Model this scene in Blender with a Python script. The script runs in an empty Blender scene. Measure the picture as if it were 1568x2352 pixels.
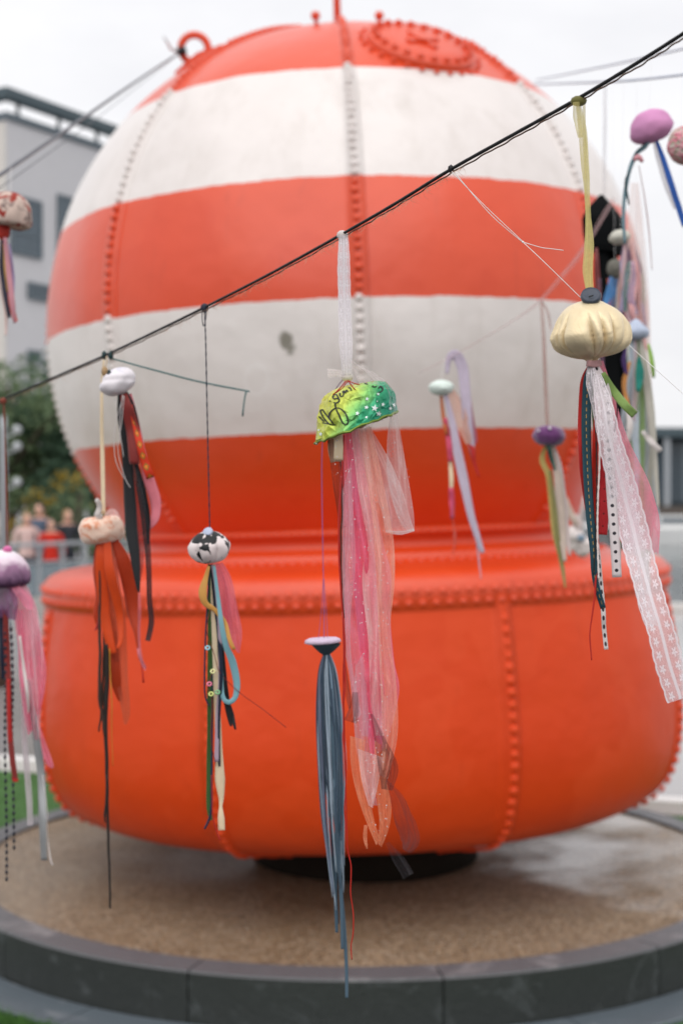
import bpy, bmesh, math, random
from mathutils import Vector, Matrix, noise
from mathutils.bvhtree import BVHTree

sc = bpy.context.scene
col = sc.collection
R = math.radians
# ------------------------------------------------------------------ camera, sky, sun, exposure
CAM_H = 1.7
FOC = 3300.0                     # focal length in units of a 1568 x 2352 frame
cam_d = bpy.data.cameras.new('camera'); cam = bpy.data.objects.new('camera', cam_d); col.objects.link(cam)
cam.location = (0, 0, CAM_H); cam.rotation_euler = (R(90), 0, 0)
cam_d.sensor_width = 36; cam_d.sensor_fit = 'AUTO'; cam_d.lens = 36 * FOC / 2352
cam_d.clip_start = 0.05; cam_d.clip_end = 6000
cam_d.dof.use_dof = True; cam_d.dof.focus_distance = 1.58; cam_d.dof.aperture_fstop = 5.2
sc.camera = cam

SUN_EL, SUN_AZ = 50, -12         # overcast, brightest behind the camera's left shoulder
w = bpy.data.worlds.new('World'); sc.world = w; w.use_nodes = True
nt = w.node_tree; nt.nodes.clear()
def wn(t): return nt.nodes.new(t)
out = wn('ShaderNodeOutputWorld'); bg = wn('ShaderNodeBackground')
sky = wn('ShaderNodeTexSky'); sky.sky_type = 'NISHITA'; sky.sun_disc = False
sky.sun_elevation = R(SUN_EL); sky.sun_rotation = R(180 + SUN_AZ); sky.dust_density = 3.0
tc = wn('ShaderNodeTexCoord'); mp = wn('ShaderNodeMapping'); mp.inputs['Scale'].default_value = (1.6, 1.6, 4.0)
nz = wn('ShaderNodeTexNoise'); nz.inputs['Scale'].default_value = 1.7; nz.inputs['Detail'].default_value = 5; nz.inputs['Roughness'].default_value = .55
rp = wn('ShaderNodeValToRGB')
rp.color_ramp.elements[0].position = .32; rp.color_ramp.elements[0].color = (8.6, 8.6, 8.9, 1)
rp.color_ramp.elements[1].position = .68; rp.color_ramp.elements[1].color = (10.8, 10.7, 10.8, 1)
mx = wn('ShaderNodeMix'); mx.data_type = 'RGBA'; mx.inputs[0].default_value = .93
nt.links.new(tc.outputs['Generated'], mp.inputs['Vector']); nt.links.new(mp.outputs['Vector'], nz.inputs['Vector'])
nt.links.new(nz.outputs[0], rp.inputs[0])
nt.links.new(sky.outputs[0], mx.inputs[6]); nt.links.new(rp.outputs[0], mx.inputs[7])
# an overcast sky is brighter overhead than at the horizon
sz = wn('ShaderNodeSeparateXYZ'); nt.links.new(tc.outputs['Generated'], sz.inputs[0])
gr = wn('ShaderNodeMapRange'); gr.inputs[1].default_value = 0; gr.inputs[2].default_value = 1; gr.inputs[3].default_value = .92; gr.inputs[4].default_value = 1.12
nt.links.new(sz.outputs[2], gr.inputs[0])
ml = wn('ShaderNodeVectorMath'); ml.operation = 'SCALE'; nt.links.new(mx.outputs[2], ml.inputs[0]); nt.links.new(gr.outputs[0], ml.inputs['Scale'])
nt.links.new(ml.outputs[0], bg.inputs[0]); bg.inputs[1].default_value = .0715
nt.links.new(bg.outputs[0], out.inputs[0])

sun_d = bpy.data.lights.new('sun', 'SUN'); sun_d.energy = 1.0; sun_d.angle = R(75); sun_d.color = (1, .98, .96)
sun = bpy.data.objects.new('sun', sun_d); col.objects.link(sun); sun.location = (-8, -8, 20)
sv = Vector((math.sin(R(SUN_AZ)) * math.cos(R(SUN_EL)), -math.cos(R(SUN_AZ)) * math.cos(R(SUN_EL)), math.sin(R(SUN_EL))))
sun.rotation_euler = sv.to_track_quat('Z', 'Y').to_euler()
vs = sc.view_settings; vs.view_transform = 'Standard'; vs.look = 'None'; vs.exposure = 0.60; vs.gamma = 1; vs.use_curve_mapping = False
sc.cycles.transparent_max_bounces = 32
sc.cycles.max_bounces = 8
sc.cycles.use_denoising = True

# ------------------------------------------------------------------ helpers
def P(x, y, d): return Vector(((x - 784) / FOC * d, d, CAM_H - (y - 1176) / FOC * d))
def ray(x, y): return Vector(((x - 784) / FOC, 1.0, -(y - 1176) / FOC))
def lin(c): return c / 12.92 if c <= .04045 else ((c + .055) / 1.055) ** 2.4
def C(r, g, b, k=1.0): return (lin(r / 255) * k, lin(g / 255) * k, lin(b / 255) * k, 1)

class NB:
    """small node-graph helper"""
    def __init__(s, name):
        s.m = bpy.data.materials.new(name); s.m.use_nodes = True; s.t = s.m.node_tree; s.t.nodes.clear()
        s.out = s.n('ShaderNodeOutputMaterial')
    def n(s, t, **kw):
        x = s.t.nodes.new(t)
        for k, v in kw.items(): setattr(x, k, v)
        return x
    def l(s, a, b): s.t.links.new(a, b)
    def math(s, op, a, b=None, c=None):
        x = s.n('ShaderNodeMath', operation=op)
        for i, v in enumerate((a, b, c)):
            if v is None: continue
            if isinstance(v, (int, float)): x.inputs[i].default_value = v
            else: s.l(v, x.inputs[i])
        return x.outputs[0]
    def mix(s, f, a, b):
        x = s.n('ShaderNodeMix', data_type='RGBA')
        for i, v in ((0, f), (6, a), (7, b)):
            if isinstance(v, (int, float)): x.inputs[i].default_value = v
            elif isinstance(v, tuple): x.inputs[i].default_value = v
            else: s.l(v, x.inputs[i])
        return x.outputs[2]
    def noise(s, scale, detail=4, rough=.55, vec=None, dist=0):
        x = s.n('ShaderNodeTexNoise'); x.inputs['Scale'].default_value = scale; x.inputs['Detail'].default_value = detail
        x.inputs['Roughness'].default_value = rough; x.inputs['Distortion'].default_value = dist
        if vec is not None: s.l(vec, x.inputs['Vector'])
        return x.outputs[0]
    def ramp(s, f, stops):
        x = s.n('ShaderNodeValToRGB'); cr = x.color_ramp
        while len(cr.elements) < len(stops): cr.elements.new(.5)
        for e, (p, c) in zip(cr.elements, stops): e.position = p; e.color = c if len(c) == 4 else (*c, 1)
        s.l(f, x.inputs[0]); return x.outputs[0]
    def bump(s, h, strength=.3, dist=.01):
        x = s.n('ShaderNodeBump'); x.inputs['Strength'].default_value = strength; x.inputs['Distance'].default_value = dist
        s.l(h, x.inputs['Height']); return x.outputs[0]
    def bsdf(s, color, rough=.5, metal=0, spec=.5, normal=None, sheen=0, coat=0, trans=0):
        x = s.n('ShaderNodeBsdfPrincipled')
        for k, v in (('Base Color', color), ('Roughness', rough), ('Metallic', metal), ('Specular IOR Level', spec), ('Sheen Weight', sheen), ('Coat Weight', coat), ('Transmission Weight', trans)):
            if isinstance(v, (int, float, tuple)): x.inputs[k].default_value = v
            else: s.l(v, x.inputs[k])
        if normal is not None: s.l(normal, x.inputs['Normal'])
        return x.outputs[0]
    def add_translucent(s, sh, color, f):
        t = s.n('ShaderNodeBsdfTranslucent')
        if isinstance(color, tuple): t.inputs[0].default_value = color
        else: s.l(color, t.inputs[0])
        m = s.n('ShaderNodeMixShader'); m.inputs[0].default_value = f
        s.l(sh, m.inputs[1]); s.l(t.outputs[0], m.inputs[2]); return m.outputs[0]
    def alpha(s, sh, a):
        t = s.n('ShaderNodeBsdfTransparent'); m = s.n('ShaderNodeMixShader')
        if isinstance(a, (int, float)): m.inputs[0].default_value = a
        else: s.l(a, m.inputs[0])
        s.l(t.outputs[0], m.inputs[1]); s.l(sh, m.inputs[2]); return m.outputs[0]
    def done(s, sh): s.l(sh, s.out.inputs[0]); return s.m

_mc = {}
def plain(name, c, rough=.6, metal=0, var=.12, scale=30, spec=.4, bump=0.0):
    if name in _mc: return _mc[name]
    b = NB(name); tc = b.n('ShaderNodeTexCoord').outputs['Object']
    f = b.noise(scale, 4, .6, tc)
    d = tuple(v * (1 - var) for v in c[:3]) + (1,); h = tuple(min(1, v * (1 + var)) for v in c[:3]) + (1,)
    cc = b.mix(f, d, h)
    nrm = b.bump(f, bump, .003) if bump else None
    _mc[name] = b.done(b.bsdf(cc, rough, metal, spec, nrm)); return _mc[name]
def cloth(name, c, rough=.65, transl=.25, var=.12, sheen=.3, spec=.25):
    if name in _mc: return _mc[name]
    b = NB(name); uv = b.n('ShaderNodeUVMap').outputs[0]; tc = b.n('ShaderNodeTexCoord').outputs['Object']
    f = b.noise(60, 3, .6, tc)
    d = tuple(v * (1 - var) for v in c[:3]) + (1,); h = tuple(min(1, v * (1 + var)) for v in c[:3]) + (1,)
    cc = b.mix(f, d, h)
    wv = b.n('ShaderNodeTexWave'); wv.inputs['Scale'].default_value = 18; b.l(uv, wv.inputs['Vector'])
    nrm = b.bump(wv.outputs['Fac'], .12, .0006)
    sh = b.bsdf(cc, rough, 0, spec, nrm, sheen)
    _mc[name] = b.done(b.add_translucent(sh, cc, transl)); return _mc[name]
def sheer(name, c, a, rough=.5, transl=.5, weave=True):
    """gauzy see-through fabric: threads of colour c covering about the share a of the surface"""
    if name in _mc: return _mc[name]
    b = NB(name); uv = b.n('ShaderNodeUVMap').outputs[0]; tc = b.n('ShaderNodeTexCoord').outputs['Object']
    f = b.noise(22, 3, .6, tc); g = b.noise(380, 2, .6, tc)
    aa = b.math('ADD', b.math('MULTIPLY', b.math('SUBTRACT', f, .5), .35 * a), a)
    aa = b.math('ADD', aa, b.math('MULTIPLY', b.math('SUBTRACT', g, .5), .5 * a))
    mpu = b.n('ShaderNodeMapping'); mpu.inputs['Scale'].default_value = (1.0, .05, 1); mpu.inputs['Rotation'].default_value = (0, 0, .12); b.l(uv, mpu.inputs[0])
    rg = b.math('SUBTRACT', 1, b.math('ABSOLUTE', b.math('SUBTRACT', b.math('MULTIPLY', b.noise(1.8, 1.5, .45, mpu.outputs[0], .8), 2), 1)))
    aa = b.math('ADD', aa, b.math('MULTIPLY', b.math('POWER', rg, 14), .26))
    aa = b.math('SUBTRACT', aa, b.math('MULTIPLY', b.math('LESS_THAN', rg, .72), .12 * a))
    sx = b.n('ShaderNodeSeparateXYZ'); b.l(uv, sx.inputs[0])
    edge = b.math('ABSOLUTE', b.math('SUBTRACT', sx.outputs[0], .5))
    hem = b.math('MULTIPLY', b.math('GREATER_THAN', edge, .482), .3)
    aa = b.math('MINIMUM', b.math('ADD', aa, hem), .97)
    sh = b.bsdf(c, rough, 0, .4)
    sh = b.add_translucent(sh, c, transl)
    _mc[name] = b.done(b.alpha(sh, aa)); return _mc[name]

_org = {}
def tag(o, label, cat, group=None, kind=None):
    if label: o['label'] = label
    if cat: o['category'] = cat
    if group: o['group'] = group
    if kind: o['kind'] = kind
    return o
def thing(name, loc, label, cat, group=None):
    o = bpy.data.objects.new(name, None); col.objects.link(o); o.location = loc; o.empty_display_size = .05
    tag(o, label, cat, group); _org[o.name] = Vector(loc); return o
def org(p):
    if p is None: return Vector((0, 0, 0))
    return _org[p.name]
def mesh_obj(name, verts, faces, mat, parent=None, uvs=None, smooth=True, local=False):
    """verts in world space (or, with local, in the parent's space)"""
    o0 = org(parent) if not local else Vector((0, 0, 0))
    me = bpy.data.meshes.new(name)
    me.from_pydata([tuple(Vector(v) - o0) for v in verts], [], faces); me.update()
    if smooth: me.polygons.foreach_set('use_smooth', [True] * len(me.polygons))
    if uvs is not None:
        ul = me.uv_layers.new(name='UVMap')
        for lp in me.loops: ul.data[lp.index].uv = uvs[lp.vertex_index]
    if mat: me.materials.append(mat)
    o = bpy.data.objects.new(name, me); col.objects.link(o); o.parent = parent
    _org[o.name] = o0
    return o
def solid(o, t):
    m = o.modifiers.new('thickness', 'SOLIDIFY'); m.thickness = t; m.offset = 0; return o

class MB:
    def __init__(s): s.v = []; s.f = []
    def quad(s, a, b, c, d):
        i = len(s.v); s.v += [a, b, c, d]; s.f.append((i, i + 1, i + 2, i + 3))
    def obox(s, o, u, v, w):
        o, u, v, w = map(Vector, (o, u, v, w)); i = len(s.v)
        s.v += [o, o + u, o + u + v, o + v, o + w, o + u + w, o + u + v + w, o + v + w]
        s.f += [tuple(i + k for k in q) for q in ((0, 3, 2, 1), (4, 5, 6, 7), (0, 1, 5, 4), (1, 2, 6, 5), (2, 3, 7, 6), (3, 0, 4, 7))]
        return s
    def box(s, a, b):
        a = Vector(a); b = Vector(b); e = b - a
        return s.obox(a, (e.x, 0, 0), (0, e.y, 0), (0, 0, e.z))
    def lathe(s, prof, n=24, M=Matrix(), a0=0, a1=2 * math.pi):
        i = len(s.v); full = abs(a1 - a0 - 2 * math.pi) < 1e-6; m = n if full else n + 1
        for r, z in prof:
            for k in range(m):
                a = a0 + (a1 - a0) * k / n
                s.v.append(M @ Vector((r * math.cos(a), r * math.sin(a), z)))
        for j in range(len(prof) - 1):
            for k in range(n):
                k2 = (k + 1) % m
                s.f.append((i + j * m + k, i + j * m + k2, i + (j + 1) * m + k2, i + (j + 1) * m + k))
        return s
    def tube(s, pts, rad, sides=6, cap=True):
        pts = [Vector(p) for p in pts]; n = len(pts); i = len(s.v)
        up = Vector((0, .3, 1))
        for k, p in enumerate(pts):
            t = (pts[min(k + 1, n - 1)] - pts[max(k - 1, 0)])
            t = t.normalized() if t.length > 1e-9 else Vector((0, 0, 1))
            a = t.cross(up)
            if a.length < 1e-3: a = t.cross(Vector((1, 0, 0)))
            a.normalize(); b2 = t.cross(a)
            r = rad[k] if isinstance(rad, (list, tuple)) else rad
            for q in range(sides):
                th = 2 * math.pi * q / sides
                s.v.append(p + (a * math.cos(th) + b2 * math.sin(th)) * r)
        for k in range(n - 1):
            for q in range(sides):
                q2 = (q + 1) % sides
                s.f.append((i + k * sides + q, i + k * sides + q2, i + (k + 1) * sides + q2, i + (k + 1) * sides + q))
        if cap:
            s.f.append(tuple(i + q for q in range(sides))[::-1]); s.f.append(tuple(i + (n - 1) * sides + q for q in range(sides)))
        return s
    def ico(s, c, r, sub=1, sc_=(1, 1, 1)):
        bm = bmesh.new(); bmesh.ops.create_icosphere(bm, subdivisions=sub, radius=1)
        i = len(s.v); c = Vector(c)
        s.v += [c + Vector((q.co.x * sc_[0], q.co.y * sc_[1], q.co.z * sc_[2])) * r for q in bm.verts]
        s.f += [tuple(i + q.index for q in f.verts) for f in bm.faces]; bm.free(); return s
    def build(s, name, mat, parent=None, smooth=True, local=False): return mesh_obj(name, s.v, s.f, mat, parent, None, smooth, local)

def crom(pts, n):
    """Catmull-Rom through tuples, n samples"""
    k = len(pts)
    if k == 2:
        return [tuple(a + (b - a) * i / (n - 1) for a, b in zip(*pts)) for i in range(n)]
    res = []
    for i in range(n):
        t = i / (n - 1) * (k - 1); j = min(int(t), k - 2); u = t - j
        p0 = pts[max(j - 1, 0)]; p1 = pts[j]; p2 = pts[j + 1]; p3 = pts[min(j + 2, k - 1)]
        res.append(tuple(.5 * (2 * b + (c - a) * u + (2 * a - 5 * b + 4 * c - d) * u * u + (3 * b - a - 3 * c + d) * u ** 3) for a, b, c, d in zip(p0, p1, p2, p3)))
    return res
def lerpl(L, t):
    x = t * (len(L) - 1); j = min(int(x), len(L) - 2); return L[j] + (L[j + 1] - L[j]) * (x - j)
def N1(x, seed): return noise.noise(Vector((x, seed * 3.71 + .37, seed * 1.13)))
_seed = [0]
def nseed(): _seed[0] += 1; return _seed[0]

def ribbon(name, parent, pts, wd, mat, d, tw=.55, curl=.12, wander=.012, n=None, cols=4, thick=.0005, freq=3.0, ragged=.0):
    sd = nseed()
    pts = [(*p, 0.0) if len(p) == 2 else p for p in pts]
    if not isinstance(wd, (list, tuple)): wd = [wd, wd]
    L = sum(math.hypot(pts[i + 1][0] - pts[i][0], pts[i + 1][1] - pts[i][1]) for i in range(len(pts) - 1))
    n = n or max(8, min(60, int(L / 9)))
    S = crom(pts, n); k = d / FOC
    V = []; F = []; U = []; ln = 0
    for i, (x, y, dd) in enumerate(S):
        u = i / (n - 1)
        a = S[max(i - 1, 0)]; b = S[min(i + 1, n - 1)]
        tx, ty = b[0] - a[0], b[1] - a[1]; h = math.hypot(tx, ty) or 1; nx, ny = ty / h, -tx / h
        wi = lerpl(wd, u) * (1 + ragged * N1(u * L / 28, sd + 31)); th = tw * 2.0 * N1(u * freq * max(1, L / 400), sd)
        if i: ln += math.hypot(x - S[i - 1][0], y - S[i - 1][1])
        wdep = wander * N1(u * 2.5 + 9, sd + 50) * min(1, u * 6)
        jx = .05 * wi * N1(u * 7 + 3, sd + 20)
        for j in range(cols + 1):
            v = j / cols - .5
            lat = v * wi * math.cos(th) + jx
            dep = dd + wdep + (v * wi * math.sin(th) + curl * wi * (4 * v * v - .4) * math.cos(u * 5 + sd)) * k
            V.append(P(x + nx * lat, y + ny * lat, d + dep)); U.append((j / cols, ln / 20))
    m = cols + 1
    for i in range(n - 1):
        for j in range(cols): F.append((i * m + j, i * m + j + 1, (i + 1) * m + j + 1, (i + 1) * m + j))
    o = mesh_obj(name, V, F, mat, parent, U)
    if thick: solid(o, thick)
    return o
def sheet(name, parent, L, Rr, mat, d, cols=16, folds=2.5, amp=.012, jag=0.0):
    sd = nseed()
    ln = sum(math.hypot(L[i + 1][0] - L[i][0], L[i + 1][1] - L[i][1]) for i in range(len(L) - 1))
    n = max(10, min(60, int(ln / 11)))
    A = crom([tuple(p[:2]) for p in L], n); B = crom([tuple(p[:2]) for p in Rr], n)
    V = []; F = []; U = []
    for i in range(n):
        u = i / (n - 1); ph = 2.2 * N1(u * 2.2, sd) + sd; am = amp * min(1, .15 + u * 2.5) * (1 + .6 * N1(u * 3, sd + 7))
        for j in range(cols + 1):
            v = j / cols; vv = v + .05 * math.sin(v * 9 + ph * 1.7) * (1 - abs(2 * v - 1))
            x = A[i][0] + (B[i][0] - A[i][0]) * vv; y = A[i][1] + (B[i][1] - A[i][1]) * vv
            if jag and u > .93: y += jag * N1(v * 9, sd + 3) * (u - .93) / .07
            dep = am * (2.2 * noise.noise(Vector((v * folds * 1.1 + 1.2 * ph * .4, u * ln / 190, sd * 1.7))) + .8 * noise.noise(Vector((v * folds * 2.6, u * ln / 90, sd + 4))) + .35 * math.sin(2 * math.pi * folds * v + ph * 2))
            V.append(P(x, y, d + dep)); U.append((v, u * ln / 20))
    m = cols + 1
    for i in range(n - 1):
        for j in range(cols): F.append((i * m + j, i * m + j + 1, (i + 1) * m + j + 1, (i + 1) * m + j))
    return mesh_obj(name, V, F, mat, parent, U)
def cord(name, parent, pts, r, mat, d, sides=6, n=None, jit=0, twist=0):
    sd = nseed()
    pts = [(*p, 0.0) if len(p) == 2 else p for p in pts]
    L = sum(math.hypot(pts[i + 1][0] - pts[i][0], pts[i + 1][1] - pts[i][1]) for i in range(len(pts) - 1))
    n = n or max(6, min(70, int(L / 9)))
    S = crom(pts, n); k = d / FOC
    rr = r if isinstance(r, (list, tuple)) else [r, r]
    Q = []; Rd = []
    for i, (x, y, dd) in enumerate(S):
        u = i / (n - 1)
        Q.append(P(x + jit * N1(u * L / 45, sd), y, d + dd + jit * k * N1(u * L / 50, sd + 9)))
        Rd.append(lerpl(rr, u) * k * (1 + (twist * math.sin(i * 2.4) if twist else 0)))
    return MB().tube(Q, Rd, sides).build(name, mat, parent)
def blob(name, parent, cx, cy, rx, ry, d, mat, tilt=0, prof=None, lobes=0, lamp=0.0, nz_=.05, rz=None, nu=40, nv=22, fr=2.0, crease=0.0, warp=0.0):
    """a stuffed bell: ellipsoid or lathe profile [(r,h)], h from +1 (top) to -1, with gathers and lumps"""
    sd = nseed(); k = d / FOC; rz = rz or rx; V = []; F = []
    prof = prof or [(math.sin(math.pi * i / 12), math.cos(math.pi * i / 12)) for i in range(13)]
    S = crom(prof, nv); ct, st = math.cos(R(tilt)), math.sin(R(tilt)); c0 = P(cx, cy, d)
    ph = [random.Random(sd * 7 + q).uniform(-.35, .35) for q in range(max(1, lobes))]
    for i, (r, h) in enumerate(S):
        wl = max(0, min(1, (.55 - h) / .9)) if lobes else 0
        for j in range(nu):
            a = 2 * math.pi * j / nu
            rr = max(r, 0)
            if lobes:
                t = a / (2 * math.pi) * lobes + warp * (.8 * math.sin(2 * a + sd) + .5 * math.sin(5 * a + 1)) + warp * .7 * (h - .2) * math.sin(3 * a); q = int(t) % lobes
                rr *= 1 - lamp * wl * (1 - abs(math.sin(math.pi * t + ph[q] * math.sin(math.pi * (t % 1)))) ** .6)
            px, pz = math.cos(a) * rr, math.sin(a) * rr
            e = 1 + nz_ * noise.noise(Vector((px * fr + sd, h * fr, pz * fr)))
            if crease: e *= 1 - crease * math.exp(-((px * .6 + h - .1) / .18) ** 2)
            lx, ly, lz = px * rx * e * k, h * ry * (1 + .5 * (e - 1)) * k, pz * rz * e * k
            V.append(c0 + Vector((lx * ct + ly * st, lz, ly * ct - lx * st)))
    for i in range(nv - 1):
        for j in range(nu):
            j2 = (j + 1) % nu; F.append((i * nu + j, i * nu + j2, (i + 1) * nu + j2, (i + 1) * nu + j))
    F.append(tuple(range(nu))[::-1]); F.append(tuple((nv - 1) * nu + j for j in range(nu)))
    return mesh_obj(name, V, F, mat, parent)

# ------------------------------------------------------------------ materials of the place
def mat_ground():
    b = NB('wet_paving'); tc = b.n('ShaderNodeTexCoord').outputs['Object']
    f = b.noise(.35, 5, .6, tc); g = b.noise(9, 5, .6, tc)
    cc = b.mix(g, b.mix(f, C(128, 123, 121), C(152, 147, 145)), C(160, 155, 153))
    rg = b.math('ADD', b.math('MULTIPLY', f, .22), .04)
    return b.done(b.bsdf(cc, rg, 0, .5))
def mat_grass(name='lawn_soil', a=C(34, 70, 30), c2=C(62, 105, 44)):
    b = NB(name); tc = b.n('ShaderNodeTexCoord').outputs['Object']
    cc = b.mix(b.noise(6, 5, .6, tc), a, c2)
    g = b.noise(140, 3, .6, tc)
    return b.done(b.bsdf(b.mix(g, cc, C(80, 120, 58)), .7, 0, .25, b.bump(g, .6, .02)))
def mat_gravel():
    b = NB('resin_gravel'); tc = b.n('ShaderNodeTexCoord').outputs['Object']
    v = b.n('ShaderNodeTexVoronoi'); v.inputs['Scale'].default_value = 150; b.l(tc, v.inputs['Vector'])
    hue = b.n('ShaderNodeSeparateColor'); b.l(v.outputs['Color'], hue.inputs[0])
    cc = b.ramp(hue.outputs[0], [(0, C(52, 42, 32)), (.25, C(112, 93, 71)), (.55, C(144, 120, 92)), (.85, C(172, 150, 122)), (1, C(198, 186, 168))])
    big = b.noise(5, 5, .65, tc)
    cc = b.mix(b.math('MULTIPLY', big, .55), cc, C(92, 78, 60))
    wet = b.noise(1.1, 3, .5, tc)
    rg = b.ramp(wet, [(.38, (.16, .16, .16)), (.62, (.55, .55, .55))])
    nrm = b.bump(v.outputs['Distance'], .5, .003)
    sx = b.n('ShaderNodeSeparateXYZ'); b.l(tc, sx.inputs[0])
    pud = b.math('ADD', b.noise(1.6, 4, .6, tc), b.math('ADD', b.math('MULTIPLY', sx.outputs[0], .22), b.math('MULTIPLY', sx.outputs[1], .10)))
    film = b.ramp(pud, [(.68, (0, 0, 0)), (.88, (1, 1, 1))])
    sh = b.bsdf(cc, b.math('ADD', rg, .15), 0, .4, nrm, 0, film)
    sh.node.inputs['Coat Roughness'].default_value = .12
    return b.done(sh)
def mat_stone(name, a, c2, rough=.35, chips=True):
    b = NB(name); tc = b.n('ShaderNodeTexCoord').outputs['Object']
    f = b.noise(7, 6, .65, tc); g = b.noise(260, 3, .6, tc); h = b.noise(2.2, 4, .7, tc, 1.2)
    cc = b.mix(g, b.mix(f, a, c2), tuple(v * 1.5 for v in c2[:3]) + (1,))
    if chips:
        st = b.ramp(h, [(.60, (0, 0, 0)), (.72, (1, 1, 1))])
        cc = b.mix(b.math('MULTIPLY', st, .35), cc, C(170, 172, 175))
    return b.done(b.bsdf(cc, b.math('ADD', b.math('MULTIPLY', f, .25), rough - .1), 0, .5, b.bump(g, .25, .002)))
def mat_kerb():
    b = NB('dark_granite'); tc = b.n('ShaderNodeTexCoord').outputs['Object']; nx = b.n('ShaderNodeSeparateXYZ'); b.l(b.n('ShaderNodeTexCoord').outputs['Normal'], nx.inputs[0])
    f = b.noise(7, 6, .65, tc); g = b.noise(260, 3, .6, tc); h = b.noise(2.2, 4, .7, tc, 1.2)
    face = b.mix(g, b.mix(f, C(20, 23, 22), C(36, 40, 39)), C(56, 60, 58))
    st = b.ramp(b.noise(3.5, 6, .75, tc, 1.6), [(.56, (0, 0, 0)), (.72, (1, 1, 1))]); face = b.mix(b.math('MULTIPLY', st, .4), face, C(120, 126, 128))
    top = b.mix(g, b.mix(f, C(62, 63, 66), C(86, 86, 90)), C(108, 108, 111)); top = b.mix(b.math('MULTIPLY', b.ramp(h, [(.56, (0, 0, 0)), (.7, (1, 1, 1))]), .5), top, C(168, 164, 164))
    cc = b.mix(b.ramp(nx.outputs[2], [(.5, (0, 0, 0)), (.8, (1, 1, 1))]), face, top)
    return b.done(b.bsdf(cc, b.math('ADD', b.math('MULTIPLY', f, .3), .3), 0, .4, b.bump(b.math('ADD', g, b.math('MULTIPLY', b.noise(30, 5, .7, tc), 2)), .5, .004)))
def red_layers(b, tc):
    f = b.noise(2.3, 5, .6, tc); g = b.noise(14, 5, .65, tc)
    base = b.mix(f, C(206, 56, 6), C(220, 70, 12))
    st = b.ramp(b.noise(4.5, 6, .7, tc, .6), [(.66, (0, 0, 0)), (.76, (1, 1, 1))])
    base = b.mix(b.math('MULTIPLY', st, .22), base, C(120, 34, 14))
    patch = b.n('ShaderNodeTexVoronoi'); patch.inputs['Scale'].default_value = 1.9; dn = b.n('ShaderNodeVectorMath', operation='ADD'); b.l(tc, dn.inputs[0])
    nn = b.n('ShaderNodeTexNoise'); nn.inputs['Scale'].default_value = 2.5; b.l(tc, nn.inputs['Vector']); b.l(nn.outputs['Color'], dn.inputs[1]); b.l(dn.outputs[0], patch.inputs['Vector'])
    pc = b.n('ShaderNodeSeparateColor'); b.l(patch.outputs['Color'], pc.inputs[0])
    base = b.mix(b.math('MULTIPLY', pc.outputs[0], .16), base, C(232, 92, 48))
    mpr = b.n('ShaderNodeMapping'); mpr.inputs['Scale'].default_value = (16, 16, 1.3); b.l(tc, mpr.inputs[0])
    rr = b.ramp(b.noise(1.0, 5, .7, mpr.outputs[0]), [(.60, (0, 0, 0)), (.8, (1, 1, 1))])
    base = b.mix(b.math('MULTIPLY', rr, .28), base, C(140, 40, 14))
    chip = b.ramp(b.noise(26, 5, .75, tc), [(.735, (0, 0, 0)), (.75, (1, 1, 1))])
    base = b.mix(b.math('MULTIPLY', chip, .5), base, C(92, 44, 28))
    return base, f, g
def mat_red(name='red_buoy_paint', coat=.08, spec=.3):
    b = NB(name); tc = b.n('ShaderNodeTexCoord').outputs['Object']
    base, f, g = red_layers(b, tc)
    sh = b.bsdf(base, b.math('ADD', b.math('MULTIPLY', f, .2), .38), 0, spec, b.bump(dents(b, tc, g), .6, .025), 0, coat); sh.node.inputs['Coat Roughness'].default_value = .32
    return b.done(sh)
def dents(b, tc, g): return b.math('ADD', b.math('MULTIPLY', g, .12), b.math('ADD', b.noise(2.6, 3, .5, tc), b.math('MULTIPLY', b.noise(6.5, 2, .5, tc), .35)))
def mat_white_paint():
    b = NB('white_buoy_paint'); tc = b.n('ShaderNodeTexCoord').outputs['Object']
    return b.done(b.bsdf(b.mix(b.noise(9, 4, .6, tc), C(214, 204, 199), C(226, 218, 214)), .4, 0, .5))
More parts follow.
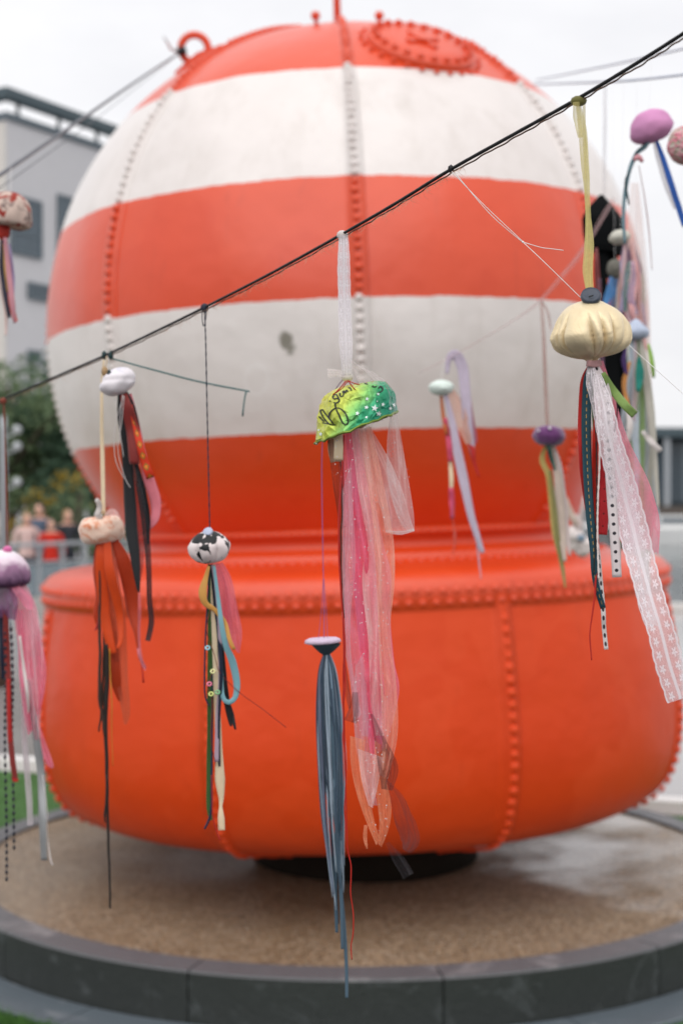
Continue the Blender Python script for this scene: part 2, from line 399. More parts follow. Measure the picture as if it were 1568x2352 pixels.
def mat_bands(zs, marks):
    b = NB('banded_buoy_paint'); tc = b.n('ShaderNodeTexCoord').outputs['Object']
    sx = b.n('ShaderNodeSeparateXYZ'); b.l(tc, sx.inputs[0])
    z = b.math('ADD', sx.outputs[2], b.math('MULTIPLY', b.math('SUBTRACT', b.noise(7, 5, .7, tc), .5), .022))
    red, f, g = red_layers(b, tc)
    # streaky dirt runs down the white bands
    mp = b.n('ShaderNodeMapping'); mp.inputs['Scale'].default_value = (9, 9, 1.1); b.l(tc, mp.inputs[0])
    run = b.ramp(b.noise(1.0, 5, .65, mp.outputs[0]), [(.5, (0, 0, 0)), (.78, (1, 1, 1))])
    wh = b.mix(b.noise(3, 5, .65, tc), C(212, 203, 198), C(230, 223, 219))
    wh = b.mix(b.math('MULTIPLY', run, .34), wh, C(172, 160, 148))
    sp = b.ramp(b.noise(11, 4, .7, tc), [(.68, (0, 0, 0)), (.74, (1, 1, 1))])
    wh = b.mix(b.math('MULTIPLY', sp, .3), wh, C(150, 120, 92))
    for kind, c, r1, r2, colr, amt in marks:
        dx = b.math('SUBTRACT', sx.outputs[0], c[0]); dz = b.math('SUBTRACT', sx.outputs[2], c[1])
        front = b.math('LESS_THAN', sx.outputs[1], 0)
        if kind == 'smear':
            ang = R(25); ax = b.math('ADD', b.math('MULTIPLY', dx, math.cos(ang)), b.math('MULTIPLY', dz, math.sin(ang)))
            az = b.math('SUBTRACT', b.math('MULTIPLY', dz, math.cos(ang)), b.math('MULTIPLY', dx, math.sin(ang)))
            q = b.math('ADD', b.math('POWER', b.math('ABSOLUTE', b.math('DIVIDE', ax, r1)), 2), b.math('POWER', b.math('ABSOLUTE', b.math('DIVIDE', az, r2)), 2))
            q = b.math('ADD', q, b.math('MULTIPLY', b.math('SUBTRACT', b.noise(34, 4, .7, tc), .5), 2.6))
            m = b.ramp(q, [(.35, (1, 1, 1)), (1.0, (0, 0, 0))])
        else:
            q = b.math('SQRT', b.math('ADD', b.math('POWER', b.math('ABSOLUTE', b.math('DIVIDE', dx, r1)), 2), b.math('POWER', b.math('ABSOLUTE', b.math('DIVIDE', dz, r2)), 2)))
            q = b.math('ABSOLUTE', b.math('SUBTRACT', q, 1)); m = b.ramp(q, [(.06, (1, 1, 1)), (.2, (0, 0, 0))])
        wh = b.mix(b.math('MULTIPLY', b.math('MULTIPLY', m, front), amt), wh, colr)
    z4, z3, z2, z1 = zs      # low to high; red | white | red | white | red
    m1 = b.math('MULTIPLY', b.math('GREATER_THAN', z, z4), b.math('LESS_THAN', z, z3))
    m2 = b.math('MULTIPLY', b.math('GREATER_THAN', z, z2), b.math('LESS_THAN', z, z1))
    cc = b.mix(b.math('ADD', m1, m2), red, wh)
    rg = b.math('ADD', b.math('MULTIPLY', f, .25), .26)
    sh = b.bsdf(cc, rg, 0, .5, b.bump(dents(b, tc, g), .5, .03), 0, .4); sh.node.inputs['Coat Roughness'].default_value = .3
    return b.done(sh)
M_red = mat_red('red_buoy_gloss_paint', .4, .5); M_drum = mat_red(); M_white = mat_white_paint()

# ------------------------------------------------------------------ ground, plinth, lawn, paving, water
PX, PY, PR, PH = .05, 6.35, 1.74, .2
QY = 25.0
gm = mat_ground()
g = MB()
X0, X1 = -1500, 1500
bx0 = 2.4                       # dock basin: x > bx0, QY < y < 210
g.quad((X0, -40, 0), (X1, -40, 0), (X1, QY, 0), (X0, QY, 0))
g.quad((X0, QY, 0), (bx0, QY, 0), (bx0, 210, 0), (X0, 210, 0))
g.quad((X0, 210, 0), (X1, 210, 0), (X1, 3000, 0), (X0, 3000, 0))
tag(g.build('ground', gm, None, False), 'pale wet paving reaching to the far bank', None, kind='structure')
b = NB('dock_water'); tcn = b.n('ShaderNodeTexCoord').outputs['Object']
mpn = b.n('ShaderNodeMapping'); mpn.inputs['Scale'].default_value = (.35, 1.0, 1); b.l(tcn, mpn.inputs[0])
wm = b.done(b.bsdf(C(40, 58, 62), .1, 0, .5, b.bump(b.noise(2.2, 4, .6, mpn.outputs[0]), .3, .04)))
tag(MB().box((bx0, QY, -1.2), (X1, 210, -.45)).build('water', wm, None, False), 'grey rippled dock water beyond the quay edge', None, kind='structure')
qm = mat_stone('quay_stone', C(150, 146, 142), C(190, 186, 182), .5, False)
q = MB()
for k in range(40): q.box((bx0 + k * 1.5 + .006, QY - .45, .004), (bx0 + (k + 1) * 1.5 - .006, QY + .02, .12))
tag(q.build('quay_edge', qm, None, False), 'pale stone coping along the dock edge', None, kind='structure')
tag(MB().box((bx0 - .3, QY + .03, -1.2), (bx0, 210, .1)).build('quay_wall', qm, None, False), 'stone quay wall along the side of the dock', None, kind='structure')

# unseen dark ground added around the camera to cut bounce onto the hull
b = NB('low_bounce_ground'); tcn = b.n('ShaderNodeTexCoord').outputs['Object']
asm = b.done(b.bsdf(b.mix(b.noise(60, 4, .6, tcn), C(48, 49, 50), C(70, 70, 71)), .45, 0, .4, b.bump(b.noise(200, 3, .6, tcn), .3, .004)))
tag(MB().box((-60, -15.9, -.2), (60, 3.2, .006)).build('added_dark_ground', asm, None, False), 'unseen dark ground added near the camera to cut bounce light', None, kind='structure')
# lawn round the plinth
far = lambda x: 9.35 - .34 * (x + 2.0)
lw = MB(); ring = 1.93; nn = 72
for i in range(nn):
    a0, a1 = 2 * math.pi * i / nn, 2 * math.pi * (i + 1) / nn
    def outp(a):
        dx, dy = math.sin(a), -math.cos(a)
        t = 8.0 if dy > -.2 else 3.0
        for _ in range(40):
            if PY + dy * t > far(PX + dx * t) - .02: t *= .93
        return (PX + dx * max(t, ring + .02), PY + dy * max(t, ring + .02), .012)
    i0 = (PX + ring * math.sin(a0), PY - ring * math.cos(a0), .012); i1 = (PX + ring * math.sin(a1), PY - ring * math.cos(a1), .012)
    lw.quad(i0, outp(a0), outp(a1), i1)
gr_m = mat_grass()
tag(lw.build('lawn', gr_m, None, False), 'mown green lawn round the stone plinth', None, kind='structure')
rnd = random.Random(4); bl = MB()
def blade(x, y, h, s):
    a = rnd.uniform(0, 6.28); wx, wy = math.cos(a) * s, math.sin(a) * s; lx, ly = rnd.uniform(-.5, .5) * h, rnd.uniform(-.5, .5) * h
    i = len(bl.v); bl.v += [Vector((x - wx, y - wy, .01)), Vector((x + wx, y + wy, .01)), Vector((x + lx, y + ly, h))]; bl.f.append((i, i + 1, i + 2))
cnt = 0
while cnt < 26000:
    x = rnd.uniform(-3.6, 3.8); y = rnd.uniform(3.9, 10.3)
    if rnd.random() < .35: x = rnd.uniform(-1.6, -.6); y = rnd.uniform(4.3, 5.2)
    rr = math.hypot(x - PX, y - PY)
    if rr < ring + .01 or y > far(x) - .05: continue
    if abs(x) < .9 and y > 6: continue
    blade(x, y, rnd.uniform(.025, .06), rnd.uniform(.002, .004)); cnt += 1
bgm = mat_grass('grass_blades', C(44, 84, 34), C(80, 122, 50))
tag(bl.build('grass', bgm, None, False), 'short green grass blades on the lawn', 'grass', kind='stuff')
lk = MB()
for k in range(14):
    xa = -8 + k * 1.15; xb = xa + 1.135
    lk.obox((xa, far(xa), .004), (xb - xa, far(xb) - far(xa), 0), (0, .16, 0), (0, 0, .075))
tag(lk.build('lawn_kerb', mat_stone('pale_kerb', C(176, 172, 168), C(205, 202, 200), .5, False), None, False), 'pale kerb along the far side of the lawn', None, kind='structure')

# paving ring, plinth
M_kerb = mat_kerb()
M_pave = mat_stone('grey_slate_paving', C(58, 66, 72), C(84, 92, 98), .3)
pr = tag(bpy.data.objects.new('paving_ring', None), 'grey stone paving ring at the foot of the plinth', None, kind='structure'); col.objects.link(pr); _org[pr.name] = Vector((0, 0, 0))
def arc_block(r0, r1, z0, z1, a0, a1, n=8, bev=.006):
    m = MB(); prof = [(r0, z0), (r0, z1), (r1 - bev, z1), (r1, z1 - bev), (r1, z0)]
    for j in range(n + 1):
        a = a0 + (a1 - a0) * j / n
        for r, z in prof: m.v.append(Vector((PX + r * math.sin(a), PY - r * math.cos(a), z)))
    k = len(prof)
    for j in range(n):
        for q in range(k - 1): m.f.append((j * k + q, (j + 1) * k + q, (j + 1) * k + q + 1, j * k + q + 1))
    m.f.append(tuple(range(k))); m.f.append(tuple(n * k + q for q in range(k))[::-1])
    return m
for k in range(20):
    a = 2 * math.pi * (k + .3) / 20
    arc_block(PR + .006, ring, .002, .03, a + .0015, a + 2 * math.pi / 20 - .0015).build('paving_slab', M_pave, pr, False)
pl = thing('stone_plinth', (PX, PY, 0), 'low round dark granite plinth topped with tan gravel under the buoy', 'plinth')
J0 = R(9.2)
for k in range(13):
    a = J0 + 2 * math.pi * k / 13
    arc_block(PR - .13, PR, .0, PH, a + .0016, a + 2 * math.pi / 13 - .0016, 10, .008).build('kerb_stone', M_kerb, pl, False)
mgr = MB(); 
nr, na = 30, 96; BX_ = .05
for i in range(nr + 1):
    r = (PR - .132) * i / nr
    for j in range(na):
        a = 2 * math.pi * j / na; x, y = r * math.sin(a), -r * math.cos(a)
        t = max(0, min(1, (1.0 - math.hypot(x - BX_, y)) / .48)); mgr.v.append(Vector((PX + x, PY + y, PH - .012 + .0 * t + .006 * noise.noise(Vector((x * 3, y * 3, 2))))))
for i in range(nr):
    for j in range(na):
        j2 = (j + 1) % na; mgr.f.append((i * na + j, (i + 1) * na + j, (i + 1) * na + j2, i * na + j2))
mgr.build('gravel_bed', mat_gravel(), pl)

# ------------------------------------------------------------------ the buoy
BX, BY, BZ = .10, 6.35, PH
LEAN = R(-1.84)
buoy = thing('mooring_buoy', (BX, BY, BZ), 'huge riveted red and white banded mooring buoy on the round plinth', 'buoy')
buoy.rotation_euler = (0, LEAN, 0)
BM = Matrix.Translation((BX, BY, BZ)) @ Matrix.Rotation(LEAN, 4, 'Y'); BI = BM.inverted()
SR = 1.30; SZ = 2.5 - BZ                 # sphere radius and centre height in the buoy's own space
def hit_sphere(x, y):
    o = BI @ Vector((0, 0, CAM_H)); e = BI @ (Vector((0, 0, CAM_H)) + ray(x, y)); dv = (e - o).normalized(); oc = o - Vector((0, 0, SZ))
    bq = oc.dot(dv); cq = oc.dot(oc) - SR * SR; dis = bq * bq - cq
    if dis < 0: t = -bq; p = oc + dv * t; return p.normalized() * SR + Vector((0, 0, SZ))
    return o + dv * (-bq - math.sqrt(dis))
zb = [hit_sphere(815, y).z for y in (988, 683, 402, 153)]
hm = hit_sphere(660, 785); hh = hit_sphere(590, 872)
M_band = mat_bands(zb, [('smear', (hm.x, hm.z), .028, .05, C(88, 84, 62), .8), ('ring', (hh.x, hh.z), .042, .05, C(236, 232, 230), .3), ('smear', (hm.x - .02, hm.z - .35), .06, .03, C(120, 118, 100), .25)])
def isred(z): return not (zb[0] < z < zb[1] or zb[2] < z < zb[3])
def rad_noise(p): return .011 * noise.noise(p * 1.3) + .007 * noise.noise(p * 3.1 + Vector((3, 1, 7)))
def pt(r, az, z): return Vector((r * math.sin(az), -r * math.cos(az), z))
SOFF = R(1.5)
lat0, lat1 = R(-42.5), R(88)
for k in range(8):
    a0 = SOFF + k * R(45); nu, nv = 20, 46; m = MB(); azs = [a0 + R(45) * i / nu for i in range(nu + 1)]
    azs = [(a, 0.0) for a in azs[:-1]] + [(a0 + R(44.2), 0.0), (a0 + R(44.2) + .0005, .006), (a0 + R(46.6), .006), (a0 + R(46.6) + .0005, -.004)]
    for i in range(nv + 1):
        la = lat0 + (lat1 - lat0) * i / nv
        for a, off in azs:
            rr = SR + off; p = pt(rr * math.cos(la), a, SZ + rr * math.sin(la)); p += p.normalized() * 0
            n_ = Vector((p.x, p.y, p.z - SZ)).normalized(); m.v.append(p + n_ * rad_noise(p))
    q_ = len(azs)
    for i in range(nv):
        for j in range(q_ - 1): m.f.append((i * q_ + j, i * q_ + j + 1, (i + 1) * q_ + j + 1, (i + 1) * q_ + j))
    m.build('hull_plate', M_band, buoy, True, True)
    m2 = buoy.children[-1]
# top cap disc, neck, shoulder
MB().lathe([(0, SZ + SR + .012), (.055, SZ + SR + .012), (.075, SZ + SR - .002)], 24).build('top_cap', M_red, buoy, True, True)
def Z(z): return z - BZ
rn = .955
sh_prof = [(.97, 1.64), (.985, 1.632), (.985, 1.612), (.955, 1.604), (.952, 1.57), (.965, 1.555), (1.035, 1.548), (1.05, 1.54), (1.05, 1.525), (1.062, 1.518), (1.12, 1.51), (1.22, 1.497), (1.28, 1.486), (1.318, 1.470), (1.342, 1.448), (1.352, 1.420), (1.352, 1.350), (1.345, 1.345)]
MB().lathe([(r, Z(z)) for r, z in sh_prof], 120).build('shoulder', M_red, buoy, True, True)
dr_prof = [(1.344, 1.40), (1.347, 1.34), (1.362, 1.24), (1.38, 1.10), (1.39, .97), (1.393, .86), (1.386, .76), (1.368, .67), (1.335, .585), (1.285, .52), (1.21, .475), (1.1, .447), (.9, .402), (.7, .354), (.4, .284), (.2, .236), (0.0, .225)]  # hidden underside dished low to block light beneath the drum
DS = crom(dr_prof, 64)
DOFF = R(-23)
for k in range(8):
    a0 = DOFF + k * R(45); nu = 18; m = MB()
    azs = [(a0 + R(45) * i / nu, 0.0) for i in range(nu)] + [(a0 + R(44.0), 0.0), (a0 + R(44.0) + .0005, .006), (a0 + R(46.4), .006), (a0 + R(46.4) + .0005, -.004)]
    for i, (r, z) in enumerate(DS):
        for a, off in azs:
            p = pt(max(r + off * (1 if r > .3 else 0), 0), a, Z(z)); p += Vector((p.x, p.y, 0)).normalized() * rad_noise(p) * .7 if r > .3 else Vector(); m.v.append(p)
    q_ = len(azs)
    for i in range(len(DS) - 1):
        for j in range(q_ - 1): m.f.append((i * q_ + j, (i + 1) * q_ + j, (i + 1) * q_ + j + 1, i * q_ + j + 1))
    m.build('drum_plate', M_drum, buoy, True, True)
MB().lathe([(.46, Z(.31)), (.46, Z(.27)), (.50, -.02), (.0, -.02)], 32).build('pedestal', plain('shade_dark_concrete', C(34, 28, 23), .95, 0, .2, 12, .1), buoy, True, True)  # near-black colour stands in for the deep shade under the drum

# rivets: one shared dome per colour
def rivet_mesh(name, mat, r, h):
    m = MB().lathe([(r, -.004), (r * .98, h * .25), (r * .78, h * .7), (r * .42, h * .95), (0.0, h)], 10)
    me = bpy.data.meshes.new(name); me.from_pydata([tuple(v) for v in m.v], [], m.f); me.update()
    me.polygons.foreach_set('use_smooth', [True] * len(me.polygons)); me.materials.append(mat); return me
RV = {('s', True): rivet_mesh('rivet', M_red, .016, .019), ('s', False): rivet_mesh('rivet', M_white, .016, .019), ('d', True): rivet_mesh('rivet', M_drum, .017, .011), ('r', True): rivet_mesh('rivet', M_red, .0145, .008)}
small_stuff = {True: MB(), False: MB()}; rv_rnd = random.Random(77)
def rivet(p, n, size, red):
    o = bpy.data.objects.new('rivet', RV[(size, red)]); col.objects.link(o); o.parent = buoy
    o.location = p + Vector((rv_rnd.uniform(-1, 1), 0, rv_rnd.uniform(-1, 1))) * .0018; o.rotation_euler = n.to_track_quat('Z', 'Y').to_euler(); q_ = rv_rnd.uniform(.86, 1.1); o.scale = (q_, q_, q_ * rv_rnd.uniform(.75, 1.1))
def rivet_stuff(p, n, r, h, red):
    M = Matrix.Translation(p) @ n.to_track_quat('Z', 'Y').to_matrix().to_4x4()
    small_stuff[red].lathe([(r, -.004), (r * .95, h * .4), (r * .5, h * .9), (0, h)], 8, M)
step = .0355 / SR
for k, seam in enumerate((-45, 0, 45, 90, -90, 135, 180, -135)):
    la = R(-38); 
    while la < R(80):
        a = SOFF + R(seam) + .0; n_ = Vector((math.cos(la) * math.sin(a), -math.cos(la) * math.cos(a), math.sin(la)))
        p = Vector((0, 0, SZ)) + n_ * (SR + .006); p += n_ * rad_noise(p)
        lim = (R(-37), R(62)) if seam else (R(-36), R(66))
        if abs(seam) <= 45 and lim[0] < la < lim[1]: rivet(p, n_, 's', isred(p.z))
        else: rivet_stuff(p, n_, .016, .019, isred(p.z))
        la += step
nrim = 172
for k in range(nrim):
    a = 2 * math.pi * k / nrim; p = pt(1.351, a, Z(1.418)); n_ = pt(1, a, .2).normalized()
    if math.cos(a) > .17: rivet(p, n_, 'r', True)
    else: rivet_stuff(p, n_, .0185, .0125, True)
    a2 = a + math.pi / nrim; rivet_stuff(pt(1.352, a2, Z(1.374)), pt(1, a2, 0), .0145, .008, True)
    a3 = a; rivet_stuff(pt(.985, a3, Z(1.622)), pt(1, a3, 0), .011, .01, True)
    rivet_stuff(pt(1.085, a3, Z(1.516)), Vector((0, 0, 1)), .012, .01, True)
DL = [0]
for i in range(1, len(DS)): DL.append(DL[-1] + math.hypot(DS[i][0] - DS[i - 1][0], DS[i][1] - DS[i - 1][1]))
for k in range(8):
    a = DOFF + k * R(45) + R(.2); s = .095
    while s < 1.45:
        i = max(j for j in range(len(DL)) if DL[j] <= s); t = (s - DL[i]) / (DL[i + 1] - DL[i])
        r = DS[i][0] + t * (DS[i + 1][0] - DS[i][0]); z = DS[i][1] + t * (DS[i + 1][1] - DS[i][1])
        dr, dz = DS[i + 1][0] - DS[i][0], DS[i + 1][1] - DS[i][1]
        n_ = (pt(1, a, 0) * (-dz) + Vector((0, 0, 1)) * dr).normalized(); p = pt(r, a, Z(z)) + n_ * .008
        ang = math.degrees((a + math.pi) % (2 * math.pi) - math.pi)
        if abs(ang) < 30: rivet(p, n_, 'd', True)
        else: rivet_stuff(p, n_, .0185, .0125, True)
        s += .0435
for red, nm in ((True, 'red_rivets'), (False, 'white_rivets')):
    o = small_stuff[red].build(nm, M_red if red else M_white, buoy, True, True); o['kind'] = 'stuff'
# manhole cover
cc_ = hit_sphere(968, 100); n_ = (cc_ - Vector((0, 0, SZ))).normalized()
MM = Matrix.Translation(cc_) @ n_.to_track_quat('Z', 'Y').to_matrix().to_4x4() @ Matrix.Diagonal((.93, .93, .85, 1))
man = MB().lathe([(.235, -.03), (.235, .000), (.23, .004), (.185, .004), (.18, .009), (.12, .011), (0, .012)], 48, MM).build('manhole_cover', M_red, buoy, True, True)
for k in range(22):
    a = 2 * math.pi * k / 22; q = MM @ Matrix.Translation((.206 * math.cos(a), .206 * math.sin(a), .003)) @ Matrix.Rotation(a, 4, 'Z')
    MB().lathe([(.0165, 0), (.0165, .014), (.0135, .017), (.008, .017), (.008, .022), (.005, .024), (0, .024)], 6, q).build('bolt', M_red, man, False, True)
for k in range(26):
    a = 2 * math.pi * k / 26; p = MM @ Vector((.262 * math.cos(a), .262 * math.sin(a), 0)); nn_ = (p - Vector((0, 0, SZ))).normalized(); p = Vector((0, 0, SZ)) + nn_ * SR
    MB().lathe([(.010, -.004), (.0095, .004), (.005, .008), (0, .0085)], 8, Matrix.Translation(p) @ nn_.to_track_quat('Z', 'Y').to_matrix().to_4x4()).build('cover_rivet', M_red, man, True, True)
hub = MB().lathe([(.034, .01), (.034, .03), (.026, .035), (0, .035)], 6, MM)
for a in (0, 90): hub.obox(*(lambda A: (A @ Vector((-.085, -.012, .008)), A.to_3x3() @ Vector((.17, 0, 0)), A.to_3x3() @ Vector((0, .024, 0)), A.to_3x3() @ Vector((0, 0, .016))))(MM @ Matrix.Rotation(R(a + 20), 4, 'Z')))
hub.build('cover_handle', M_red, man, False, True)
# lifting eye and its pad
EP = BI @ P(447, 112, 6.12)
EA = (EP - Vector((0, 0, SZ))); EA.normalize()
esurf = Vector((0, 0, SZ)) + EA * SR
em = MB(); side = Vector((0, 1, 0)).cross(EA).normalized(); ringc = EP; RR_ = .0575
pts_ = [ringc + (EA * math.cos(t) + side * math.sin(t)) * RR_ for t in [2 * math.pi * i / 36 for i in range(37)]]
em.tube(pts_, .0165, 10, False)
eye = em.build('lifting_eye', M_red, buoy, True, True)
pad = MB()
for s1 in range(-6, 7):
    t = s1 / 6; dirv = (EA * SR + side * t * .125).normalized()
    for sd_ in (-.045, .045):
        for off in (-.02, .03 - .02 * abs(t)): pad.v.append(Vector((0, 0, SZ)) + dirv * (SR + off) + Vector((0, 1, 0)) * sd_)
for i in range(12):
    b0 = i * 4; pad.f += [(b0 + 1, b0 + 5, b0 + 7, b0 + 3), (b0, b0 + 1, b0 + 5, b0 + 4)[::-1], (b0 + 2, b0 + 3, b0 + 7, b0 + 6)]
pad.f += [(0, 1, 3, 2), (48, 50, 51, 49)]
pad.build('eye_pad', M_red, eye, False, True)
MB().obox(EP - EA * (RR_ + .012) - side * .05 - Vector((0, .018, 0)), side * .1, Vector((0, .036, 0)), -EA * .05).build('eye_web', M_red, eye, False, True)
# mast and small lugs on the crown
MB().tube([(0, 0, SZ + SR - .02), (0, 0, SZ + SR + .25), (0, 0, SZ + SR + 1.1)], [.017, .015, .014], 12).build('mast', M_red, buoy, True, True)
for px_ in (726, 869):
    q = hit_sphere(px_, 52); nq = (q - Vector((0, 0, SZ))).normalized()
    lg = MB().lathe([(.008, -.02), (.008, .012), (.017, .016), (.02, .028), (.014, .042), (0, .046)], 12, Matrix.Translation(q) @ nq.to_track_quat('Z', 'Y').to_matrix().to_4x4())
    lg.build('crown_lug', M_red, buoy, True, True)

# ------------------------------------------------------------------ buildings, trees, people, street furniture behind
M_wall = plain('grey_render', C(198, 197, 200), .7, 0, .05, 2)
M_wall2 = plain('cream_render', C(200, 196, 190), .7, 0, .05, 2)
M_glass = plain('dark_window_glass', C(72, 86, 96), .12, 0, .2, 1.5, .6)
M_frame = plain('grey_window_frame', C(92, 104, 112), .5)
M_slate = plain('dark_grey_metal_roof', C(70, 84, 90), .45, .2, .08, 3)
M_lgrey = plain('light_grey_metal', C(160, 164, 168), .45, .3, .06, 5)
fa = R(30.7); fu = Vector((math.sin(fa), math.cos(fa), 0)); fv = Vector((-math.cos(fa), math.sin(fa), 0)); fz = Vector((0, 0, 1))
DB = 45.0
cor = P(16, 1176, DB); cor.z = 0
def zat(y, d): return CAM_H - (y - 1176) / FOC * d
HB = zat(256, DB)
bld = thing('office_building', cor, 'grey rendered building with dark windows and a roof canopy behind the trees', 'building')
MB().obox(cor, fu * 40, fv * 22, fz * (HB - .24)).build('wall', M_wall, bld, False)
MB().obox(cor - fu * .05 + fv * .02, fu * .05, fv * 21.9, fz * (HB - .34)).build('end_wall', M_wall2, bld, False)
MB().obox(cor - fu * .08 - fv * .08 + fz * (HB - .24), fu * 40.2, fv * 22.2, fz * .22).build('parapet', M_frame, bld, False)
RZ = zat(212, DB) - .35
rf = MB().obox(cor - fu * .3 - fv * .3 + fz * (RZ + .1), fu * 41, fv * .4, fz * .32).obox(cor - fu * .3 + fv * .11 + fz * (RZ + .1), fu * .4, fv * 22, fz * .32).build('roof_canopy', M_slate, bld, False)
for k in range(16): MB().obox(cor + fu * (.5 + 1.9 * k) + fv * .0 + fz * (HB - .03), fu * .09, fv * .09, fz * (RZ - HB + .12)).build('canopy_post', M_slate, rf, False)
for k in range(9): MB().obox(cor + fv * (1.6 + 2.4 * k) + fu * .0 + fz * (HB - .03), fu * .09, fv * .09, fz * (RZ - HB + .12)).build('canopy_post', M_slate, rf, False)
def fs(x):
    t = (x - 784) / FOC; return (t * cor.y - cor.x) / (fu.x - t * fu.y)
def window(x0, x1, y0, y1):
    s0, s1 = fs(x0), fs(x1); dd = cor.y + fu.y * (s0 + s1) / 2; z0, z1 = zat(y1, dd), zat(y0, dd)
    o = cor + fu * s0 + fz * z0 - fv * .03
    fr = MB(); t = .09; W, H = s1 - s0, z1 - z0
    fr.obox(o, fu * W, fv * -.06, fz * t); fr.obox(o + fz * (H - t), fu * W, fv * -.06, fz * t)
    fr.obox(o + fz * t, fu * t, fv * -.06, fz * (H - 2 * t)); fr.obox(o + fu * (W - t) + fz * t, fu * t, fv * -.06, fz * (H - 2 * t))
    wo = fr.build('window', M_frame, bld, False)
    MB().obox(o + fu * t + fz * t + fv * .02, fu * (W - 2 * t), fv * -.05, fz * (H - 2 * t)).build('pane', M_glass, wo, False)
    MB().obox(o + fu * t + fz * (t + H * .3) - fv * .035, fu * (W - 2 * t), fv * -.02, fz * .05).build('glazing_bar', M_frame, wo, False)
for r_ in ((22, 94, 455, 588), (62, 112, 652, 690), (62, 92, 805, 832), (118, 160, 652, 690), (130, 200, 455, 588), (130, 190, 800, 832)): window(*r_)

# building across the dock
DF = 216.0
M_teal = plain('teal_dark_cladding', C(30, 48, 58), .35, 0, .1, .3)
bx = P(1400, 1176, DF); bx.z = 0
fb = thing('dock_building', bx, 'long dark glazed building with pale columns across the dock', 'building')
zr = zat(985, DF)
MB().box((bx.x, DF, 0), (bx.x + 60, DF + 25, zr - 1.4)).build('wall', M_teal, fb, False)
MB().box((bx.x - 1, DF - 3.5, zr - 1.4), (bx.x + 61, DF + 26, zr)).build('roof', M_slate, fb, False)
for k in range(12): MB().box((bx.x + 2.9 + 4.6 * k, DF - 3, .6), (bx.x + 3.7 + 4.6 * k, DF - 2.2, zr - 1.38)).build('column', M_lgrey, fb, False)
for k in range(12): MB().box((bx.x + .9 + 4.6 * k, DF - .3, 3.2), (bx.x + 5.1 + 4.6 * k, DF + .1, zr - 2.2)).build('glass_panel', M_glass, fb, False)
MB().box((bx.x - 2, DF - 3.4, 0), (bx.x + 62, DF - .5, 2.6)).build('base_wall', plain('brown_stone', C(84, 76, 70), .7, 0, .15, .4), fb, False)

# foliage
def leaf_mat(name, a, c):
    b = NB(name); tc = b.n('ShaderNodeTexCoord').outputs['Object']
    cc = b.mix(b.noise(1.2, 4, .6, tc), a, c); cc = b.mix(b.math('MULTIPLY', b.noise(14, 2, .5, tc), .5), cc, c)
    return b.done(b.add_translucent(b.bsdf(cc, .55, 0, .3), cc, .3))
M_leaf = leaf_mat('green_leaves', C(58, 82, 58), C(124, 142, 104)); M_leaf2 = leaf_mat('dark_green_leaves', C(44, 70, 56), C(96, 122, 98))
M_yel = leaf_mat('yellow_blossom', C(120, 100, 24), C(180, 150, 50)); M_bark = plain('bark', C(78, 66, 56), .85, 0, .25, 6)
def leaves(m, c, rad, n, size, rn):
    for _ in range(n):
        v = Vector((rn.gauss(0, 1), rn.gauss(0, 1), rn.gauss(0, 1))).normalized() * (rn.random() ** .4)
        p = Vector(c) + Vector((v.x * rad[0], v.y * rad[1], v.z * rad[2]))
        a = Vector((rn.uniform(-1, 1), rn.uniform(-1, 1), rn.uniform(-.6, .6))).normalized(); bq = a.cross(Vector((rn.uniform(-1, 1), rn.uniform(-1, 1), rn.uniform(-1, 1)))).normalized()
        s = size * rn.uniform(.6, 1.3); m.quad(p - a * s, p + bq * s * .5, p + a * s, p - bq * s * .5)
def tree(x, y, h, rad, sd, label, mat):
    rn = random.Random(sd); t = thing('tree', (x, y, 0), label, 'tree', 'trees in front of the office building')
    tr = MB(); tr.tube([(x, y, 0), (x + .05, y, h * .25), (x - .04, y + .05, h * .5), (x, y, h * .85)], [.16, .13, .09, .02], 8)
    tips = []
    for k in range(9):
        a = rn.uniform(0, 6.28); z0 = h * rn.uniform(.22, .6); l = rad * rn.uniform(.55, .9)
        e = Vector((x + math.cos(a) * l, y + math.sin(a) * l, z0 + l * rn.uniform(.3, .9))); tips.append(e)
        tr.tube([(x, y, z0), ((x + e.x) / 2, (y + e.y) / 2, (z0 + e.z) / 2 + .1), e], [.06, .04, .012], 6)
    tr.build('trunk', M_bark, t)
    cr = MB()
    for e in tips + [Vector((x, y, h * .82)), Vector((x + rad * .2, y, h * .68)), Vector((x - rad * .3, y - .2, h * .55))]:
        leaves(cr, e, (rad * rn.uniform(.32, .5), rad * rn.uniform(.32, .5), rad * rn.uniform(.28, .42)), 420, .1, rn)
    for _ in range(10):
        a = rn.uniform(0, 6.28); q = rad * rn.uniform(.3, .85); leaves(cr, (x + q * math.cos(a), y + q * math.sin(a), h * rn.uniform(.3, .8)), (.55, .55, .45), 200, .1, rn)
    cr.build('crown', mat, t, False)
tp = [(20, 33, 5.4, 2.1, 'bushy green tree behind the lamp post', M_leaf), (120, 36, 6.2, 2.3, 'dark green tree between lamp post and buoy', M_leaf2), (215, 34, 4.6, 1.9, 'low dark green tree close beside the buoy', M_leaf2), (-60, 38, 5.4, 2.2, 'green tree at the edge of the picture below the grey building', M_leaf)]
for i, (px_, d_, h_, r_, lb, mt) in enumerate(tp): q = P(px_, 1176, d_); tree(q.x, d_, h_, r_, 20 + i, lb, mt)
